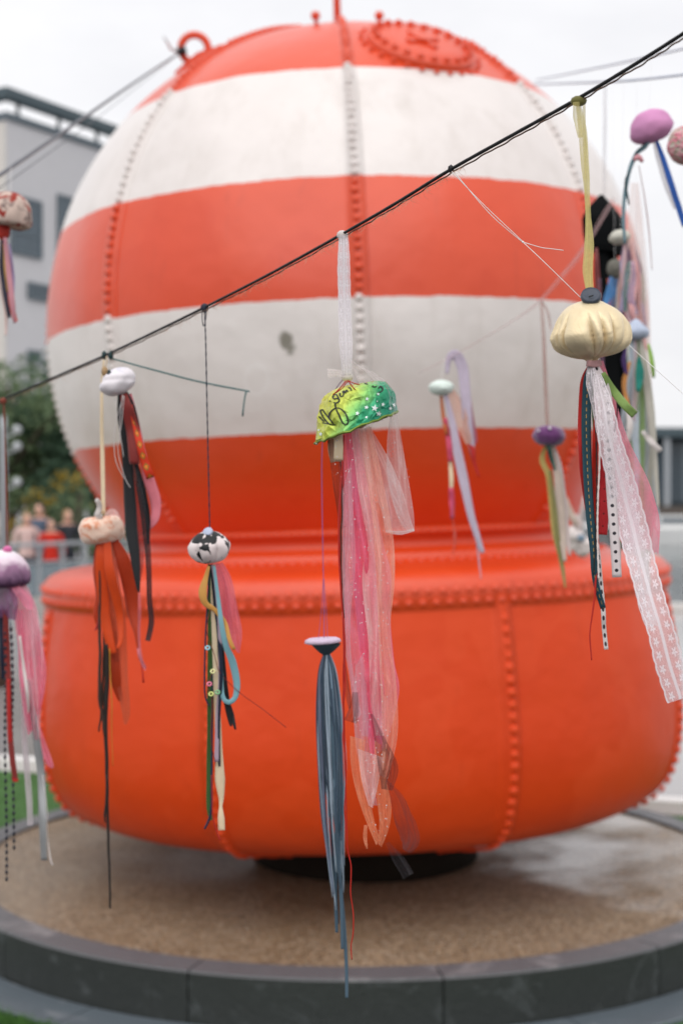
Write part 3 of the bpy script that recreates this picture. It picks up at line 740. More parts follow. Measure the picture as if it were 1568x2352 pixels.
for i, (px_, d_, z_, r_, lb) in enumerate(((28, 29, 1.35, .42, 'yellow flowering bush behind the people at the lamp post'), (95, 30, 1.9, .35, 'yellow flowering bush under the dark green tree'), (160, 30, 2.35, .34, 'tall yellow flowering bush left of the buoy'), (268, 29, 1.85, .4, 'yellow flowering bush touching the outline of the buoy'))):
    rn = random.Random(60 + i); q = P(px_, 1176, d_); t = thing('flowering_bush', (q.x, d_, 0), lb, 'bush', 'yellow flowering bushes')
    st = MB()
    for k in range(6): a = rn.uniform(0, 6.28); st.tube([(q.x, d_, 0), (q.x + .3 * math.cos(a), d_ + .3 * math.sin(a), z_ * .9)], [.03, .01], 5)
    st.build('stem', M_bark, t); m = MB()
    leaves(m, (q.x, d_, z_ * .55), (.6, .6, z_ * .45), 500, .08, rn); m.build('foliage', M_leaf, t, False); m = MB()
    leaves(m, (q.x, d_ - .2, z_), (r_ * 1.2, r_, r_ * .8), 70, .06, rn); m.build('blossom', M_yel, t, False)

# lamp post with globes
ql = P(8, 1176, 21)
lp = thing('lamp_post', (ql.x, ql.y, 0), 'slim pale lamp post with three small globes left of the trees', 'lamp post')
MB().tube([(ql.x, ql.y, 0), (ql.x, ql.y, 2.9), (ql.x, ql.y, 3.1)], [.07, .05, .045], 12).build('pole', M_lgrey, lp)
MB().lathe([(.14, 0), (.14, .1), (.08, .2)], 16, Matrix.Translation((ql.x, ql.y, 0))).build('foot', M_lgrey, lp)
M_globe = plain('white_globe', C(168, 172, 174), .3)
for yy in (992, 1030, 1112):
    z = zat(yy, 21); ar = MB().tube([(ql.x, ql.y, z - .05), (ql.x + .12, ql.y, z - .06), (ql.x + .2, ql.y, z)], .016, 6).build('arm', M_lgrey, lp)
    MB().ico((ql.x + .2, ql.y, z + .03), .07, 2).build('globe', M_globe, ar)

# glass railing along the dock promenade
ra, rb = P(-160, 1176, 21.0), P(330, 1176, 27.5); ra.z = rb.z = 0; ru = rb - ra; RL = ru.length; ru.normalize(); rw = Vector((-ru.y, ru.x, 0))
rail = thing('railing', ra, 'long pale promenade railing with glass panels in front of the people', 'railing')
MB().tube([ra + fz * 1.16, rb + fz * 1.16], .035, 8).build('top_rail', M_lgrey, rail)
MB().tube([ra + fz * .86, rb + fz * .86], .02, 8).build('mid_rail', M_lgrey, rail)
b = NB('railing_glass'); M_rg = b.done(b.alpha(b.bsdf(C(150, 165, 172), .15, 0, .5), .5))
npan = 9
for k in range(npan + 1):
    q = ra + ru * (RL * k / npan); MB().obox(q - ru * .025 - rw * .025, ru * .05, rw * .05, fz * 1.14).build('post', M_lgrey, rail, False)
for k in range(npan):
    q = ra + ru * (RL * k / npan + .06); MB().obox(q - rw * .006 + fz * .32, ru * (RL / npan - .12), rw * .012, fz * .5).build('glass_panel', M_rg, rail, False)
M_upst = plain('pale_concrete', C(178, 174, 168), .7, 0, .08, 2)
MB().obox(ra - rw * .18, ru * RL, rw * .3, fz * .28).build('upstand', M_upst, rail, False)
q = P(2, 1176, 14.0)
bin_ = thing('litter_bin', (q.x - .04, 14, 0), 'dark navy and brown litter bin behind the beaded black strings', 'litter bin')
MB().lathe([(.0, .0), (.12, 0), (.12, .35), (.115, .36)], 20, Matrix.Translation((q.x - .04, 14, 0))).build('base', plain('brown_wood', C(84, 62, 52), .6), bin_)
MB().lathe([(.118, .36), (.12, .37), (.12, .72), (.11, .78), (.06, .80), (0, .80)], 20, Matrix.Translation((q.x - .04, 14, 0))).build('body', plain('navy_metal', C(36, 44, 60), .4), bin_)

# people behind the railing
M_skin = plain('skin', C(205, 160, 140), .55, 0, .06, 20)
def person(px_, d_, h, label, top, legs, hair, face=180, lean=0):
    q = P(px_, 1176, d_); t = thing('person', (q.x, d_, 0), label, 'person', 'people on the promenade')
    s = h / 1.75; fc = R(face)
    def T(x, y, z): return Vector((q.x + (x * math.cos(fc) - y * math.sin(fc)) * s, d_ + (x * math.sin(fc) + y * math.cos(fc)) * s, z * s))
    V = [(0, 0, .93), (0, 0, 1.12), (0, .01, 1.32), (0, 0, 1.47), (0, .015, 1.54), (.2, 0, 1.42), (.25, -.02, 1.14), (.24, .08, .9), (.24, .1, .82), (-.2, 0, 1.42), (-.25, -.02, 1.14), (-.24, .06, .9), (-.24, .08, .82), (.1, 0, .88), (.1, .02, .5), (.1, -.02, .09), (.11, .13, .04), (-.1, 0, .88), (-.11, .05, .5), (-.11, .0, .09), (-.12, .15, .04)]
    E = [(0, 1), (1, 2), (2, 3), (3, 4), (3, 5), (5, 6), (6, 7), (7, 8), (3, 9), (9, 10), (10, 11), (11, 12), (0, 13), (13, 14), (14, 15), (15, 16), (0, 17), (17, 18), (18, 19), (19, 20)]
    rad = [.15, .135, .16, .09, .055, .065, .048, .036, .04, .065, .048, .036, .04, .09, .062, .045, .04, .09, .062, .045, .04]
    o0 = org(t); me = bpy.data.meshes.new('body'); me.from_pydata([tuple(T(*v) - o0) for v in V], E, []); me.update()
    o = bpy.data.objects.new('body', me); col.objects.link(o); o.parent = t
    sk = o.modifiers.new('skin', 'SKIN'); sk.use_smooth_shade = True
    for i, r_ in enumerate(rad): me.skin_vertices[0].data[i].radius = (r_ * s, r_ * s * (.75 if i < 3 else 1)); 
    me.skin_vertices[0].data[0].use_root = True
    ss = o.modifiers.new('sub', 'SUBSURF'); ss.levels = 2; ss.render_levels = 2
    b = NB('outfit_' + label.split()[2]); sx = b.n('ShaderNodeSeparateXYZ'); b.l(b.n('ShaderNodeTexCoord').outputs['Object'], sx.inputs[0]); zz = sx.outputs[2]
    cc = b.mix(b.math('GREATER_THAN', zz, .92 * s), legs, top); cc = b.mix(b.math('GREATER_THAN', zz, 1.49 * s), cc, C(205, 160, 140)); cc = b.mix(b.math('LESS_THAN', zz, .09 * s), cc, C(40, 38, 38))
    me.materials.append(b.done(b.bsdf(cc, .8, 0, .2)))
    hd = MB(); hc = T(0, .02, 1.645)
    bm = bmesh.new(); bmesh.ops.create_uvsphere(bm, u_segments=20, v_segments=14, radius=1)
    for v in bm.verts:
        x, y, z = v.co; wx = .075 * (1 - .22 * max(0, -z)); yy = y * .095
        if y > .8 and -.25 < z < .15 and abs(x) < .3: yy += .022
        v.co = T(0, .02, 1.645) + (T(x * wx, yy, z * .118) - T(0, 0, 0))
    hd.v = [v.co.copy() for v in bm.verts]; hd.f = [tuple(v.index for v in f.verts) for f in bm.faces]; bm.free()
    head = hd.build('head', M_skin, t)
    for sx_ in (-1, 1):
        MB().ico(T(.031 * sx_, .102, 1.66), .011 * s, 1).build('eye', plain('eye_dark', C(40, 34, 30), .3), head)
        MB().ico(T(.077 * sx_, .01, 1.64), .022 * s, 1, (.5, .8, 1.2)).build('ear', M_skin, head)
    MB().ico(T(0, .1, 1.59), .02 * s, 1, (1.3, .5, .4)).build('mouth', plain('lips', C(170, 100, 95), .5), head)
    hr = MB(); hr.ico(T(0, -.012, 1.68), 1, 3, (.084 * s, .1 * s, .105 * s)); hr.v = [v for v in hr.v]
    hr.build('hair', hair, t)
M_h1 = plain('brown_hair', C(60, 44, 34), .6); M_h2 = plain('fair_hair', C(150, 120, 84), .6); M_h3 = plain('black_hair', C(30, 28, 28), .6)
person(62, 26.5, 1.66, 'person in pale pink top behind the glass railing', C(206, 178, 172), C(60, 66, 80), M_h2, 200)
person(92, 27.6, 1.84, 'person in slate blue jacket behind the glass railing', C(82, 94, 112), C(44, 48, 58), M_h3, 170)
person(118, 26.2, 1.55, 'person in bright red top behind the glass railing', C(190, 44, 30), C(50, 54, 66), M_h1, 185)
person(155, 27.2, 1.72, 'person in dark charcoal coat behind the glass railing', C(52, 54, 60), C(48, 50, 58), M_h2, 215)

# small moored boat
qb = P(1560, 1176, 95)
bo = thing('moored_boat', (qb.x, qb.y, -.45), 'small white boat moored on the dock water', 'boat')
hv = MB(); 
for i, (xx, ww) in enumerate(((-2.6, .9), (-1, 1.1), (1, 1.0), (2.2, .6), (3, .05))):
    for yy, zz in ((-ww, .75 + .05 * i), (-ww * .8, -.5), (ww * .8, -.5), (ww, .75 + .05 * i)): hv.v.append(Vector((qb.x + xx, qb.y + yy, zz - .2)))
for i in range(4):
    for k in range(3): hv.f.append((i * 4 + k, (i + 1) * 4 + k, (i + 1) * 4 + k + 1, i * 4 + k + 1))
    hv.f.append((i * 4 + 3, (i + 1) * 4 + 3, (i + 1) * 4, i * 4))
hv.f.append((0, 1, 2, 3)); M_bw = plain('white_gelcoat', C(225, 225, 224), .3)
hv.build('hull', M_bw, bo, False); MB().box((qb.x - 1.6, qb.y - .7, .55), (qb.x + .9, qb.y + .7, 1.5)).build('cabin', M_bw, bo, False)
MB().box((qb.x - 1.4, qb.y - .72, .95), (qb.x + .7, qb.y + .72, 1.3)).build('cabin_window', M_glass, bo, False)

# ------------------------------------------------------------------ lines overhead
def rd(x): return 1 / (.633 - (1050 - x) * .0002324)        # distance of the black rope along its run
ROPE = [(-60, 957), (0, 921), (110, 873), (240, 817), (350, 765), (470, 706), (620, 629), (785, 538), (910, 466), (1035, 389), (1180, 308), (1320, 230), (1450, 152), (1568, 77), (1680, 2)]
RP = [P(x, y, rd(x)) for x, y in ROPE]
M_rope = plain('black_braided_rope', C(24, 25, 28), .5, 0, .3, 300, .3, .3)
M_twine = plain('brown_twine', C(96, 74, 62), .8, 0, .25, 200)
rope = thing('rope', RP[1], 'taut black rope slanting across the picture holding the hanging jellyfish', 'rope')
pr_ = crom([tuple(p) for p in RP], 130)
MB().tube(pr_, [.0019 * (1 + .04 * math.sin(i * 2.1)) for i in range(130)], 8).build('core', M_rope, rope)
tw_ = []
for i, p in enumerate(crom([tuple(p) for p in RP], 420)):
    x = i / 420; off = .0042 + .0012 * N1(x * 9, 5)
    tw_.append(Vector(p) + Vector((.0006 * math.sin(i * .9), .0022 * math.cos(i * .45), -off)))
MB().tube(tw_, .0009, 5).build('twine', M_twine, rope)
fb_ = MB(); rn = random.Random(8)
for _ in range(340):
    u = rn.choice((rn.uniform(.05, .2), rn.uniform(.36, .56), rn.uniform(.55, .66), rn.uniform(.3, .5)))
    i = int(u * 419); p = tw_[i]; l = rn.uniform(.004, .013); a = rn.uniform(-1, 1)
    e = p + Vector((a * l, rn.uniform(-.5, .5) * l, -l * rn.uniform(.3, 1))); mid = (p + e) / 2 + Vector((rn.uniform(-.3, .3) * l, 0, -.15 * l))
    fb_.tube([p, mid, e], [.00016, .00013, .00006], 3, False)
o = fb_.build('fibres', plain('hairy_fibre', C(205, 165, 140), .8), rope); o['kind'] = 'stuff'

M_grey_line = plain('grey_guy_line', C(104, 106, 112), .6, 0, .2, 40)
gl = thing('guy_line', BM @ EP, 'grey guy line from the lifting eye of the buoy down to the picture edge', 'line')
g0 = P(412, 122, 6.1)
MB().tube([Vector(q) for q in crom([tuple(g0), tuple(P(300, 196, 5.0)), tuple(P(160, 293, 4.0)), tuple(P(0, 402, 3.2)), tuple(P(-120, 484, 2.8))], 40)], [.0042, .0042, .0045] + [.0046] * 37, 6).build('line', M_grey_line, gl)
MB().tube([g0, P(392, 112, 6.05), P(385, 98, 6.0), P(376, 84, 6.0)], .005, 6).build('loose_end', plain('pale_line_end', C(190, 188, 192), .6), gl)
MB().lathe([(.0, -.02), (.017, -.018), (.02, 0), (.017, .018), (0, .02)], 10, Matrix.Translation(P(418, 117, 6.08)) @ Matrix.Rotation(R(70), 4, 'Y')).build('knot', plain('black_tape', C(30, 34, 38), .5), gl)
MB().tube([g0, P(360, 165, 5.4), P(200, 290, 4.2), P(-40, 460, 3.1)], .0012, 4).build('thin_strand', M_grey_line, gl)
M_pale_line = plain('pale_far_line', C(168, 174, 190), .6, 0, .1, 30)
for pts_l, lb in (([(1225, 194, 5.3), (1388, 188, 3.6), (1480, 182, 3.3), (1640, 163, 3.0)], 'thin pale line behind the rope, lower of the two beside the buoy top'), ([(1232, 184, 5.6), (1400, 150, 4.2), (1640, 96, 3.4)], 'thin pale line behind the rope, upper of the two beside the buoy top')):
    q = [tuple(P(*p)) for p in pts_l]; o = thing('far_line', q[0], lb, 'line')
    MB().tube([Vector(p) for p in crom(q, 24)], .003, 5).build('line', M_pale_line, o)

M_nylon = plain('white_nylon', C(235, 232, 230), .4, 0, .03)
ny = thing('nylon_thread', P(1035, 389, rd(1035)), 'thin white thread tied to the rope and running down behind the gold jellyfish', 'thread')
dn = rd(1035)
cord('strand', ny, [(1037, 394), (1110, 470), (1200, 555)], .75, M_nylon, dn - .02); cord('strand', ny, [(1047, 400), (1125, 492), (1200, 557, .004)], .75, M_nylon, dn - .02)
cord('strand', ny, [(1200, 556, -.02), (1250, 603, -.03), (1337, 688, -.03), (1400, 748, -.02), (1447, 796, -.02), (1568, 905, -.04), (1640, 972, -.05)], .8, M_nylon, dn)
cord('loose_end', ny, [(1200, 556), (1240, 568), (1262, 571), (1293, 575)], .8, M_nylon, dn - .02)
MB().ico(P(1200, 556, dn - .02), .0014, 1).build('knot', M_nylon, ny)
MB().ico(P(1035, 388, rd(1035)), .0042, 1, (1, 1, 1.2)).build('rope_knot', M_rope, ny)
M_tealth = plain('teal_thread', C(52, 98, 98), .6, 0, .15, 80)
tt = thing('teal_thread', P(252, 824, rd(252)), 'stiff teal thread sticking out from the rope beside the white jellyfish', 'thread')
cord('strand', tt, [(252, 822), (340, 846), (450, 875), (540, 893), (574, 899)], [1.6, 2.0, 2.0, 1.8], M_tealth, rd(252), jit=1); cord('loose_end', tt, [(566, 899), (561, 920), (557, 956)], [2.2, 1.6, 2.2], M_tealth, rd(252), jit=1)
for xx in (240, 255): MB().ico(P(xx, 816, rd(xx)), .006, 1, (.8, 1, 1.3)).build('knot', plain('dark_teal_knot', C(22, 52, 54), .6), tt)

# ------------------------------------------------------------------ the hanging jellyfish
GRP = 'handmade jellyfish hanging in front of the buoy'
def jelly(x, y, d, label): return thing('jellyfish_ornament', P(x, y, d), label, 'ornament', GRP)
K_red = cloth('red_ribbon', C(196, 44, 40)); K_black = cloth('black_ribbon', C(34, 35, 38), .5); K_white = cloth('white_ribbon', C(226, 218, 214)); K_cream = cloth('cream_ribbon', C(240, 222, 190))
K_navy = plain('navy_cord', C(26, 36, 62), .6); K_redc = plain('red_cord', C(176, 26, 12), .5); K_brown = plain('dark_brown_cord', C(58, 40, 32), .7); K_dkbrown = plain('black_brown_cord', C(36, 28, 24), .7)

# --- lace
def mat_lace(name, c, density=.45):
    b = NB(name); uv = b.n('ShaderNodeUVMap').outputs[0]; sx = b.n('ShaderNodeSeparateXYZ'); b.l(uv, sx.inputs[0]); u, v = sx.outputs[0], sx.outputs[1]
    # two rows of flowers, a plain tape down the middle, scalloped solid borders, net between
    uu = b.math('ABSOLUTE', b.math('SUBTRACT', u, .5))                   # 0 middle .. .5 edge
    fv_ = b.math('SUBTRACT', b.math('FRACT', b.math('MULTIPLY', v, .62)), .5); fu_ = b.math('MULTIPLY', b.math('SUBTRACT', uu, .27), 3.6)
    rr = b.math('SQRT', b.math('ADD', b.math('MULTIPLY', fv_, fv_), b.math('MULTIPLY', fu_, fu_))); th = b.math('ARCTAN2', fu_, fv_)
    pet = b.math('LESS_THAN', rr, b.math('ADD', .27, b.math('MULTIPLY', b.math('COSINE', b.math('MULTIPLY', th, 5)), .12)))
    hole = b.math('GREATER_THAN', rr, .05); fl = b.math('MULTIPLY', pet, hole)
    scal = b.math('ADD', .44, b.math('MULTIPLY', b.math('ABSOLUTE', b.math('SINE', b.math('MULTIPLY', v, 1.95))), .035))
    edge = b.math('GREATER_THAN', uu, b.math('SUBTRACT', scal, .03)); tape = b.math('LESS_THAN', uu, .055)
    cut = b.math('LESS_THAN', uu, b.math('ADD', scal, .03))
    vor = b.n('ShaderNodeTexVoronoi'); vor.feature = 'DISTANCE_TO_EDGE'; vor.inputs['Scale'].default_value = 9; mp = b.n('ShaderNodeMapping'); mp.inputs['Scale'].default_value = (3, 1, 1); b.l(uv, mp.inputs[0]); b.l(mp.outputs[0], vor.inputs['Vector'])
    net = b.math('LESS_THAN', vor.outputs[0], .06)
    a = b.math('MAXIMUM', b.math('MAXIMUM', fl, edge), b.math('MAXIMUM', tape, b.math('MAXIMUM', b.math('MULTIPLY', net, .8), density * .55)))
    a = b.math('MULTIPLY', b.math('MINIMUM', a, .95), cut)
    return b.done(b.alpha(b.add_translucent(b.bsdf(c, .7, 0, .2), c, .35), a))
M_lace = mat_lace('white_lace', C(246, 238, 242), .7); M_lace2 = mat_lace('dense_white_lace', C(232, 226, 230), .95)
def mat_dots(name, base, dot, per, rad, trans=.2):
    b = NB(name); uv = b.n('ShaderNodeUVMap').outputs[0]; sx = b.n('ShaderNodeSeparateXYZ'); b.l(uv, sx.inputs[0])
    fv_ = b.math('DIVIDE', b.math('SUBTRACT', b.math('FRACT', b.math('MULTIPLY', sx.outputs[1], per)), .5), per); fu_ = b.math('MULTIPLY', b.math('SUBTRACT', sx.outputs[0], .5), 1.05)
    rr = b.math('SQRT', b.math('ADD', b.math('MULTIPLY', fv_, fv_), b.math('MULTIPLY', fu_, fu_)))
    cc = b.mix(b.math('LESS_THAN', rr, rad), base, dot)
    return b.done(b.add_translucent(b.bsdf(cc, .55, 0, .3), cc, trans))
M_dots = mat_dots('white_ribbon_black_dots', C(226, 216, 216), C(42, 38, 46), .94, .2); M_rdots = mat_dots('red_ribbon_dark_dots', C(208, 52, 58), C(120, 34, 34), .7, .1); M_dots2 = mat_dots('narrow_white_dotted', C(226, 222, 220), C(60, 56, 62), 1.0, .28)
def mat_stitch():
    b = NB('teal_stitched_ribbon'); uv = b.n('ShaderNodeUVMap').outputs[0]; sx = b.n('ShaderNodeSeparateXYZ'); b.l(uv, sx.inputs[0])
    m = b.math('MULTIPLY', b.math('LESS_THAN', b.math('ABSOLUTE', b.math('SUBTRACT', sx.outputs[0], .5)), .035), b.math('GREATER_THAN', b.math('FRACT', b.math('MULTIPLY', sx.outputs[1], 1.3)), .45))
    cc = b.mix(m, b.mix(b.noise(50, 3, .6, b.n('ShaderNodeTexCoord').outputs['Object']), C(18, 52, 62), C(30, 72, 84)), C(196, 150, 70))
    return b.done(b.bsdf(cc, .5, 0, .3))
M_stitch = mat_stitch()

# ===== green foil jellyfish
D1 = rd(785)
j1 = jelly(812, 885, D1, 'jellyfish with crumpled green and yellow foil cap and long pink gauze streamers')
k1 = D1 / FOC
def mat_foil():
    b = NB('green_yellow_foil'); tc = b.n('ShaderNodeTexCoord').outputs['Object']; sx = b.n('ShaderNodeSeparateXYZ'); b.l(tc, sx.inputs[0])
    t = b.math('ADD', b.math('MULTIPLY', sx.outputs[0], 10), .36); t = b.math('SUBTRACT', t, b.math('MULTIPLY', sx.outputs[2], 5.5))
    t = b.math('ADD', t, b.math('MULTIPLY', b.math('SUBTRACT', b.noise(30, 3, .6, tc), .5), .3))
    cc = b.ramp(t, [(.0, C(196, 186, 66)), (.40, C(186, 202, 80)), (.56, C(120, 186, 96)), (.68, C(30, 150, 100)), (1.0, C(8, 124, 100))])
    vor = b.n('ShaderNodeTexVoronoi'); vor.inputs['Scale'].default_value = 95; b.l(tc, vor.inputs['Vector'])
    n1 = b.bump(vor.outputs['Distance'], .9, .003); 
    return b.done(b.bsdf(cc, .26, .35, .6, n1))
M_foil = mat_foil(); M_foil_in = plain('copper_foil_inside', C(170, 90, 40), .35, .7, .3, 120)
rings = [((817, 983), (96, -37), 1.0), ((816, 960), (93, -35), .99), ((815, 932), (88, -31), .95), ((814, 906), (80, -25), .88), ((812, 892), (66, -17), .72), ((811, 886), (40, -8), .45), ((811, 884), (4, 0), .05)]
def cup(off, noise_amp, nu=44, nr_=15):
    V = []; F = []; RS = crom([(a[0], a[1], v[0], v[1], f) for a, v, f in rings], nr_); rq = random.Random(3)
    for i, (cx, cy, ax, ay, f) in enumerate(RS):
        for j in range(nu):
            a = 2 * math.pi * (j + (rq.uniform(-.3, .3) if 0 < i < nr_ - 1 else 0)) / nu
            c2, s2 = math.cos(a), math.sin(a)
            cr = 1 + noise_amp * (.13 * abs(noise.noise(Vector((c2 * 2.2, s2 * 2.2, i * .12)))) - .05 + .05 * noise.noise(Vector((c2 * 5, s2 * 5, i * .5))) + rq.uniform(-.018, .018)) + off
            x = cx + ax * c2 * cr; y = cy + ay * c2 * cr + 4 * noise_amp * noise.noise(Vector((c2 * 4, s2 * 4, i * .6 + 5)))
            V.append(P(x, y, D1 + s2 * 100 * f * k1 * cr))
    for i in range(nr_ - 1):
        for j in range(nu):
            j2 = (j + 1) % nu; q = (i * nu + j, i * nu + j2, (i + 1) * nu + j2, (i + 1) * nu + j)
            if rq.random() < .5: F += [(q[0], q[1], q[2]), (q[0], q[2], q[3])]
            else: F += [(q[0], q[1], q[3]), (q[1], q[2], q[3])]
    return V, F
V, F = cup(0, 1.0)
capo = mesh_obj('foil_cap', V, F, M_foil, j1, None, False)
bvh = BVHTree.FromPolygons(V, F)
Vi, Fi = cup(-.03, 1.0); mesh_obj('foil_lining', Vi, [f[::-1] for f in Fi], M_foil_in, j1)
nu = 44; MB().tube([V[j % nu] + Vector((0, 0, .0006 * math.sin(j * 2.3))) for j in range(nu + 1)], [.0011 + .0006 * abs(math.sin(j * 1.7)) for j in range(nu + 1)], 6, False).build('rim_roll', plain('rolled_foil_rim', C(120, 140, 60), .35, .6, .4, 150), capo)
eye0 = Vector((0, 0, CAM_H))
def on_cap(cx, cy):
    x = (cx / 2.613 + 1000) / 1.5944; y = (cy / 2.613 + 1250) / 1.5944
    h = bvh.ray_cast(eye0, ray(x, y).normalized())
    return (h[0], h[1] if h[1].y < 0 else -h[1]) if h[0] is not None else None
M_ink = plain('black_ink', C(22, 26, 24), .5); M_star = plain('silver_print', C(226, 236, 232), .3, .2)
strokes = [[(538, 577), (552, 570)], [(578, 586), (600, 592), (626, 582), (634, 562), (612, 548), (586, 552), (572, 536), (584, 516), (606, 512), (618, 530), (630, 560)],
           [(640, 498), (640, 522), (662, 528), (676, 506), (664, 480)], [(676, 474), (690, 494), (702, 470), (716, 484)], [(718, 446), (738, 452), (746, 474)],
           [(594, 596), (604, 650), (636, 716), (664, 776), (694, 800), (714, 776), (706, 722), (672, 668), (630, 640), (586, 646), (548, 682), (536, 724), (546, 752)],
           [(452, 662), (466, 700), (500, 752), (548, 796), (602, 796)], [(450, 664), (476, 656), (494, 684), (540, 740), (578, 790)], [(440, 720), (490, 770)], [(474, 780), (540, 790)],
           [(945, 428), (966, 438), (988, 432)], [(1000, 488), (1030, 482), (1046, 456), (1024, 432), (1004, 452)], [(800, 412), (840, 402)], [(872, 404), (905, 412)]]
lt = MB()
for st in strokes:
    S = crom(st, max(4, len(st) * 5)); wd = 5.5; pts2 = []
    for i, (x, y) in enumerate(S):
        a = S[max(i - 1, 0)]; bq = S[min(i + 1, len(S) - 1)]; tx, ty = bq[0] - a[0], bq[1] - a[1]; h = math.hypot(tx, ty) or 1
        w_ = wd * (.75 + .5 * abs(ty / h)); p1 = on_cap(x + ty / h * w_, y - tx / h * w_); p2 = on_cap(x - ty / h * w_, y + tx / h * w_)
        pts2.append((p1[0] + p1[1] * .0007, p2[0] + p2[1] * .0007) if p1 and p2 else None)
    for a, bq in zip(pts2, pts2[1:]):
        if a and bq: lt.quad(a[0], bq[0], bq[1], a[1])
lt.build('lettering', M_ink, capo, False)
for (x, y, r_) in ((895, 552, 21), (1000, 506, 17), (890, 634, 22), (970, 640, 36), (1046, 604, 22), (1006, 692, 28), (1116, 642, 20), (892, 728, 16), (806, 690, 22), (1150, 612, 20), (990, 575, 9), (460, 888, 20), (440, 850, 14)):
    m = MB(); ok = True; c0 = on_cap(x, y)
    if not c0: continue
    ring_ = []
    for k in range(10):
        a = R(36 * k - 80); rr = r_ * (1 if k % 2 == 0 else .42); q = on_cap(x + math.cos(a) * rr, y + math.sin(a) * rr)
        if not q: ok = False; break
        ring_.append(q[0] + q[1] * .0008)
    if not ok: continue
    m.v = [c0[0] + c0[1] * .0008] + ring_; m.f = [(0, 1 + k, 1 + (k + 1) % 10) for k in range(10)]; m.build('star', M_star, capo, False)
ribbon('lace_hanger', j1, [(789, 540), (790, 600), (791, 700), (794, 790), (796, 862)], [20, 28, 30, 31, 22], M_lace2, D1 - .012, tw=.15, cols=6, thick=0)
ribbon('lace_hanger', j1, [(788, 540), (787, 620), (790, 720), (793, 800), (797, 862)], [18, 24, 26, 27, 20], M_lace2, D1 + .012, tw=.2, cols=6, thick=0)
MB().ico(P(797, 866, D1 - .005), .0075, 2, (1, 1, .8)).build('lace_knot', K_white, j1); MB().ico(P(786, 540, D1), .006, 2, (1.2, 1, 1)).build('rope_knot', K_white, j1)
K_org = sheer('white_organza', C(236, 226, 226), .34); K_orgd = sheer('white_organza_folded', C(240, 232, 232), .62)
ribbon('organza_tail', j1, [(794, 862), (775, 857), (752, 858)], [10, 16, 22], K_orgd, D1 - .01, thick=0, tw=.3)
sheet('organza_veil', j1, [(800, 815), (812, 850), (830, 890), (850, 930)], [(806, 832), (852, 852), (892, 885), (912, 945)], K_org, D1 + .045, folds=1.2, amp=.004)
sheet('organza_panel', j1, [(897, 945), (889, 1010), (890, 1100), (910, 1180), (928, 1216)], [(911, 945), (928, 1050), (942, 1130), (950, 1185), (951, 1219)], K_org, D1 + .03, folds=1, amp=.006)
sheet('organza_panel', j1, [(812, 985), (828, 1050), (850, 1110), (875, 1170), (885, 1222)], [(846, 975), (893, 1055), (922, 1125), (940, 1185), (951, 1220)], K_org, D1 + .0, folds=1.3, amp=.008)
ribbon('organza_fold', j1, [(885, 1220), (918, 1224), (951, 1217)], [6, 9, 6], K_orgd, D1 + .012, thick=0, tw=.2)
G_pink = sheer('pink_gauze', C(255, 158, 182), .54); G_pale = sheer('pale_pink_gauze', C(255, 222, 220), .56); G_peach = sheer('peach_gauze', C(255, 198, 178), .44); G_brown = sheer('brown_gauze', C(112, 62, 48), .42)
G_lilac = sheer('lilac_grey_gauze', C(226, 206, 216), .36); G_dark = sheer('charcoal_gauze', C(70, 58, 62), .4); G_faint = sheer('faint_smoke_gauze', C(90, 86, 92), .12); G_hot = sheer('hot_pink_gauze', C(255, 146, 182), .58)
sheet('gauze_streamer', j1, [(788, 985), (783, 1090), (788, 1200), (788, 1330), (796, 1480), (812, 1600), (830, 1690)], [(825, 985), (858, 1140), (880, 1250), (898, 1320), (896, 1420), (905, 1520), (916, 1590), (890, 1700)], G_pink, D1 + .015, folds=2.6, amp=.02, cols=26)
sheet('gauze_streamer', j1, [(792, 985), (800, 1100), (806, 1220), (812, 1350), (826, 1500), (838, 1640), (852, 1745)], [(820, 985), (836, 1120), (856, 1250), (866, 1360), (872, 1500), (884, 1600), (886, 1715)], G_hot, D1 + .004, folds=1.8, amp=.016, cols=20)
sheet('gauze_streamer', j1, [(806, 985), (820, 1110), (838, 1230), (832, 1340), (846, 1480), (850, 1600), (862, 1690)], [(838, 985), (856, 1110), (872, 1230), (876, 1330), (874, 1460), (880, 1590), (886, 1690)], G_pale, D1 - .012, folds=1.8, amp=.014, cols=20)
sheet('gauze_streamer', j1, [(822, 985), (842, 1100), (858, 1220), (866, 1380), (872, 1540), (878, 1680), (872, 1780)], [(852, 980), (880, 1110), (902, 1230), (906, 1330), (896, 1450), (910, 1580), (912, 1690), (890, 1790)], G_peach, D1 - .022, folds=2.0, amp=.014, cols=24)
sheet('gauze_streamer', j1, [(752, 1012), (764, 1110), (778, 1210), (779, 1300), (786, 1400)], [(786, 1000), (790, 1100), (790, 1200), (792, 1300), (791, 1400)], G_brown, D1 - .005, folds=1.3, amp=.006, cols=8)
sheet('gauze_streamer', j1, [(785, 1130), (786, 1260), (784, 1380), (790, 1480), (804, 1570), (812, 1660)], [(806, 1060), (812, 1200), (816, 1300), (804, 1420), (808, 1520), (830, 1640)], G_lilac, D1 - .016, folds=1.2, amp=.006, cols=8)
sheet('gauze_streamer', j1, [(816, 1530), (812, 1620), (818, 1720), (838, 1800), (858, 1850)], [(834, 1500), (846, 1640), (850, 1740), (858, 1800), (866, 1850)], G_lilac, D1 + .0, folds=1.2, amp=.008, cols=8)
G_or = sheer('orange_gauze', C(255, 172, 132), .52)
sheet('gauze_flap', j1, [(804, 1690), (805, 1750), (818, 1820), (842, 1890), (864, 1942)], [(838, 1700), (836, 1770), (850, 1840), (862, 1895), (872, 1924)], G_or, D1 - .02, folds=1.6, amp=.012)
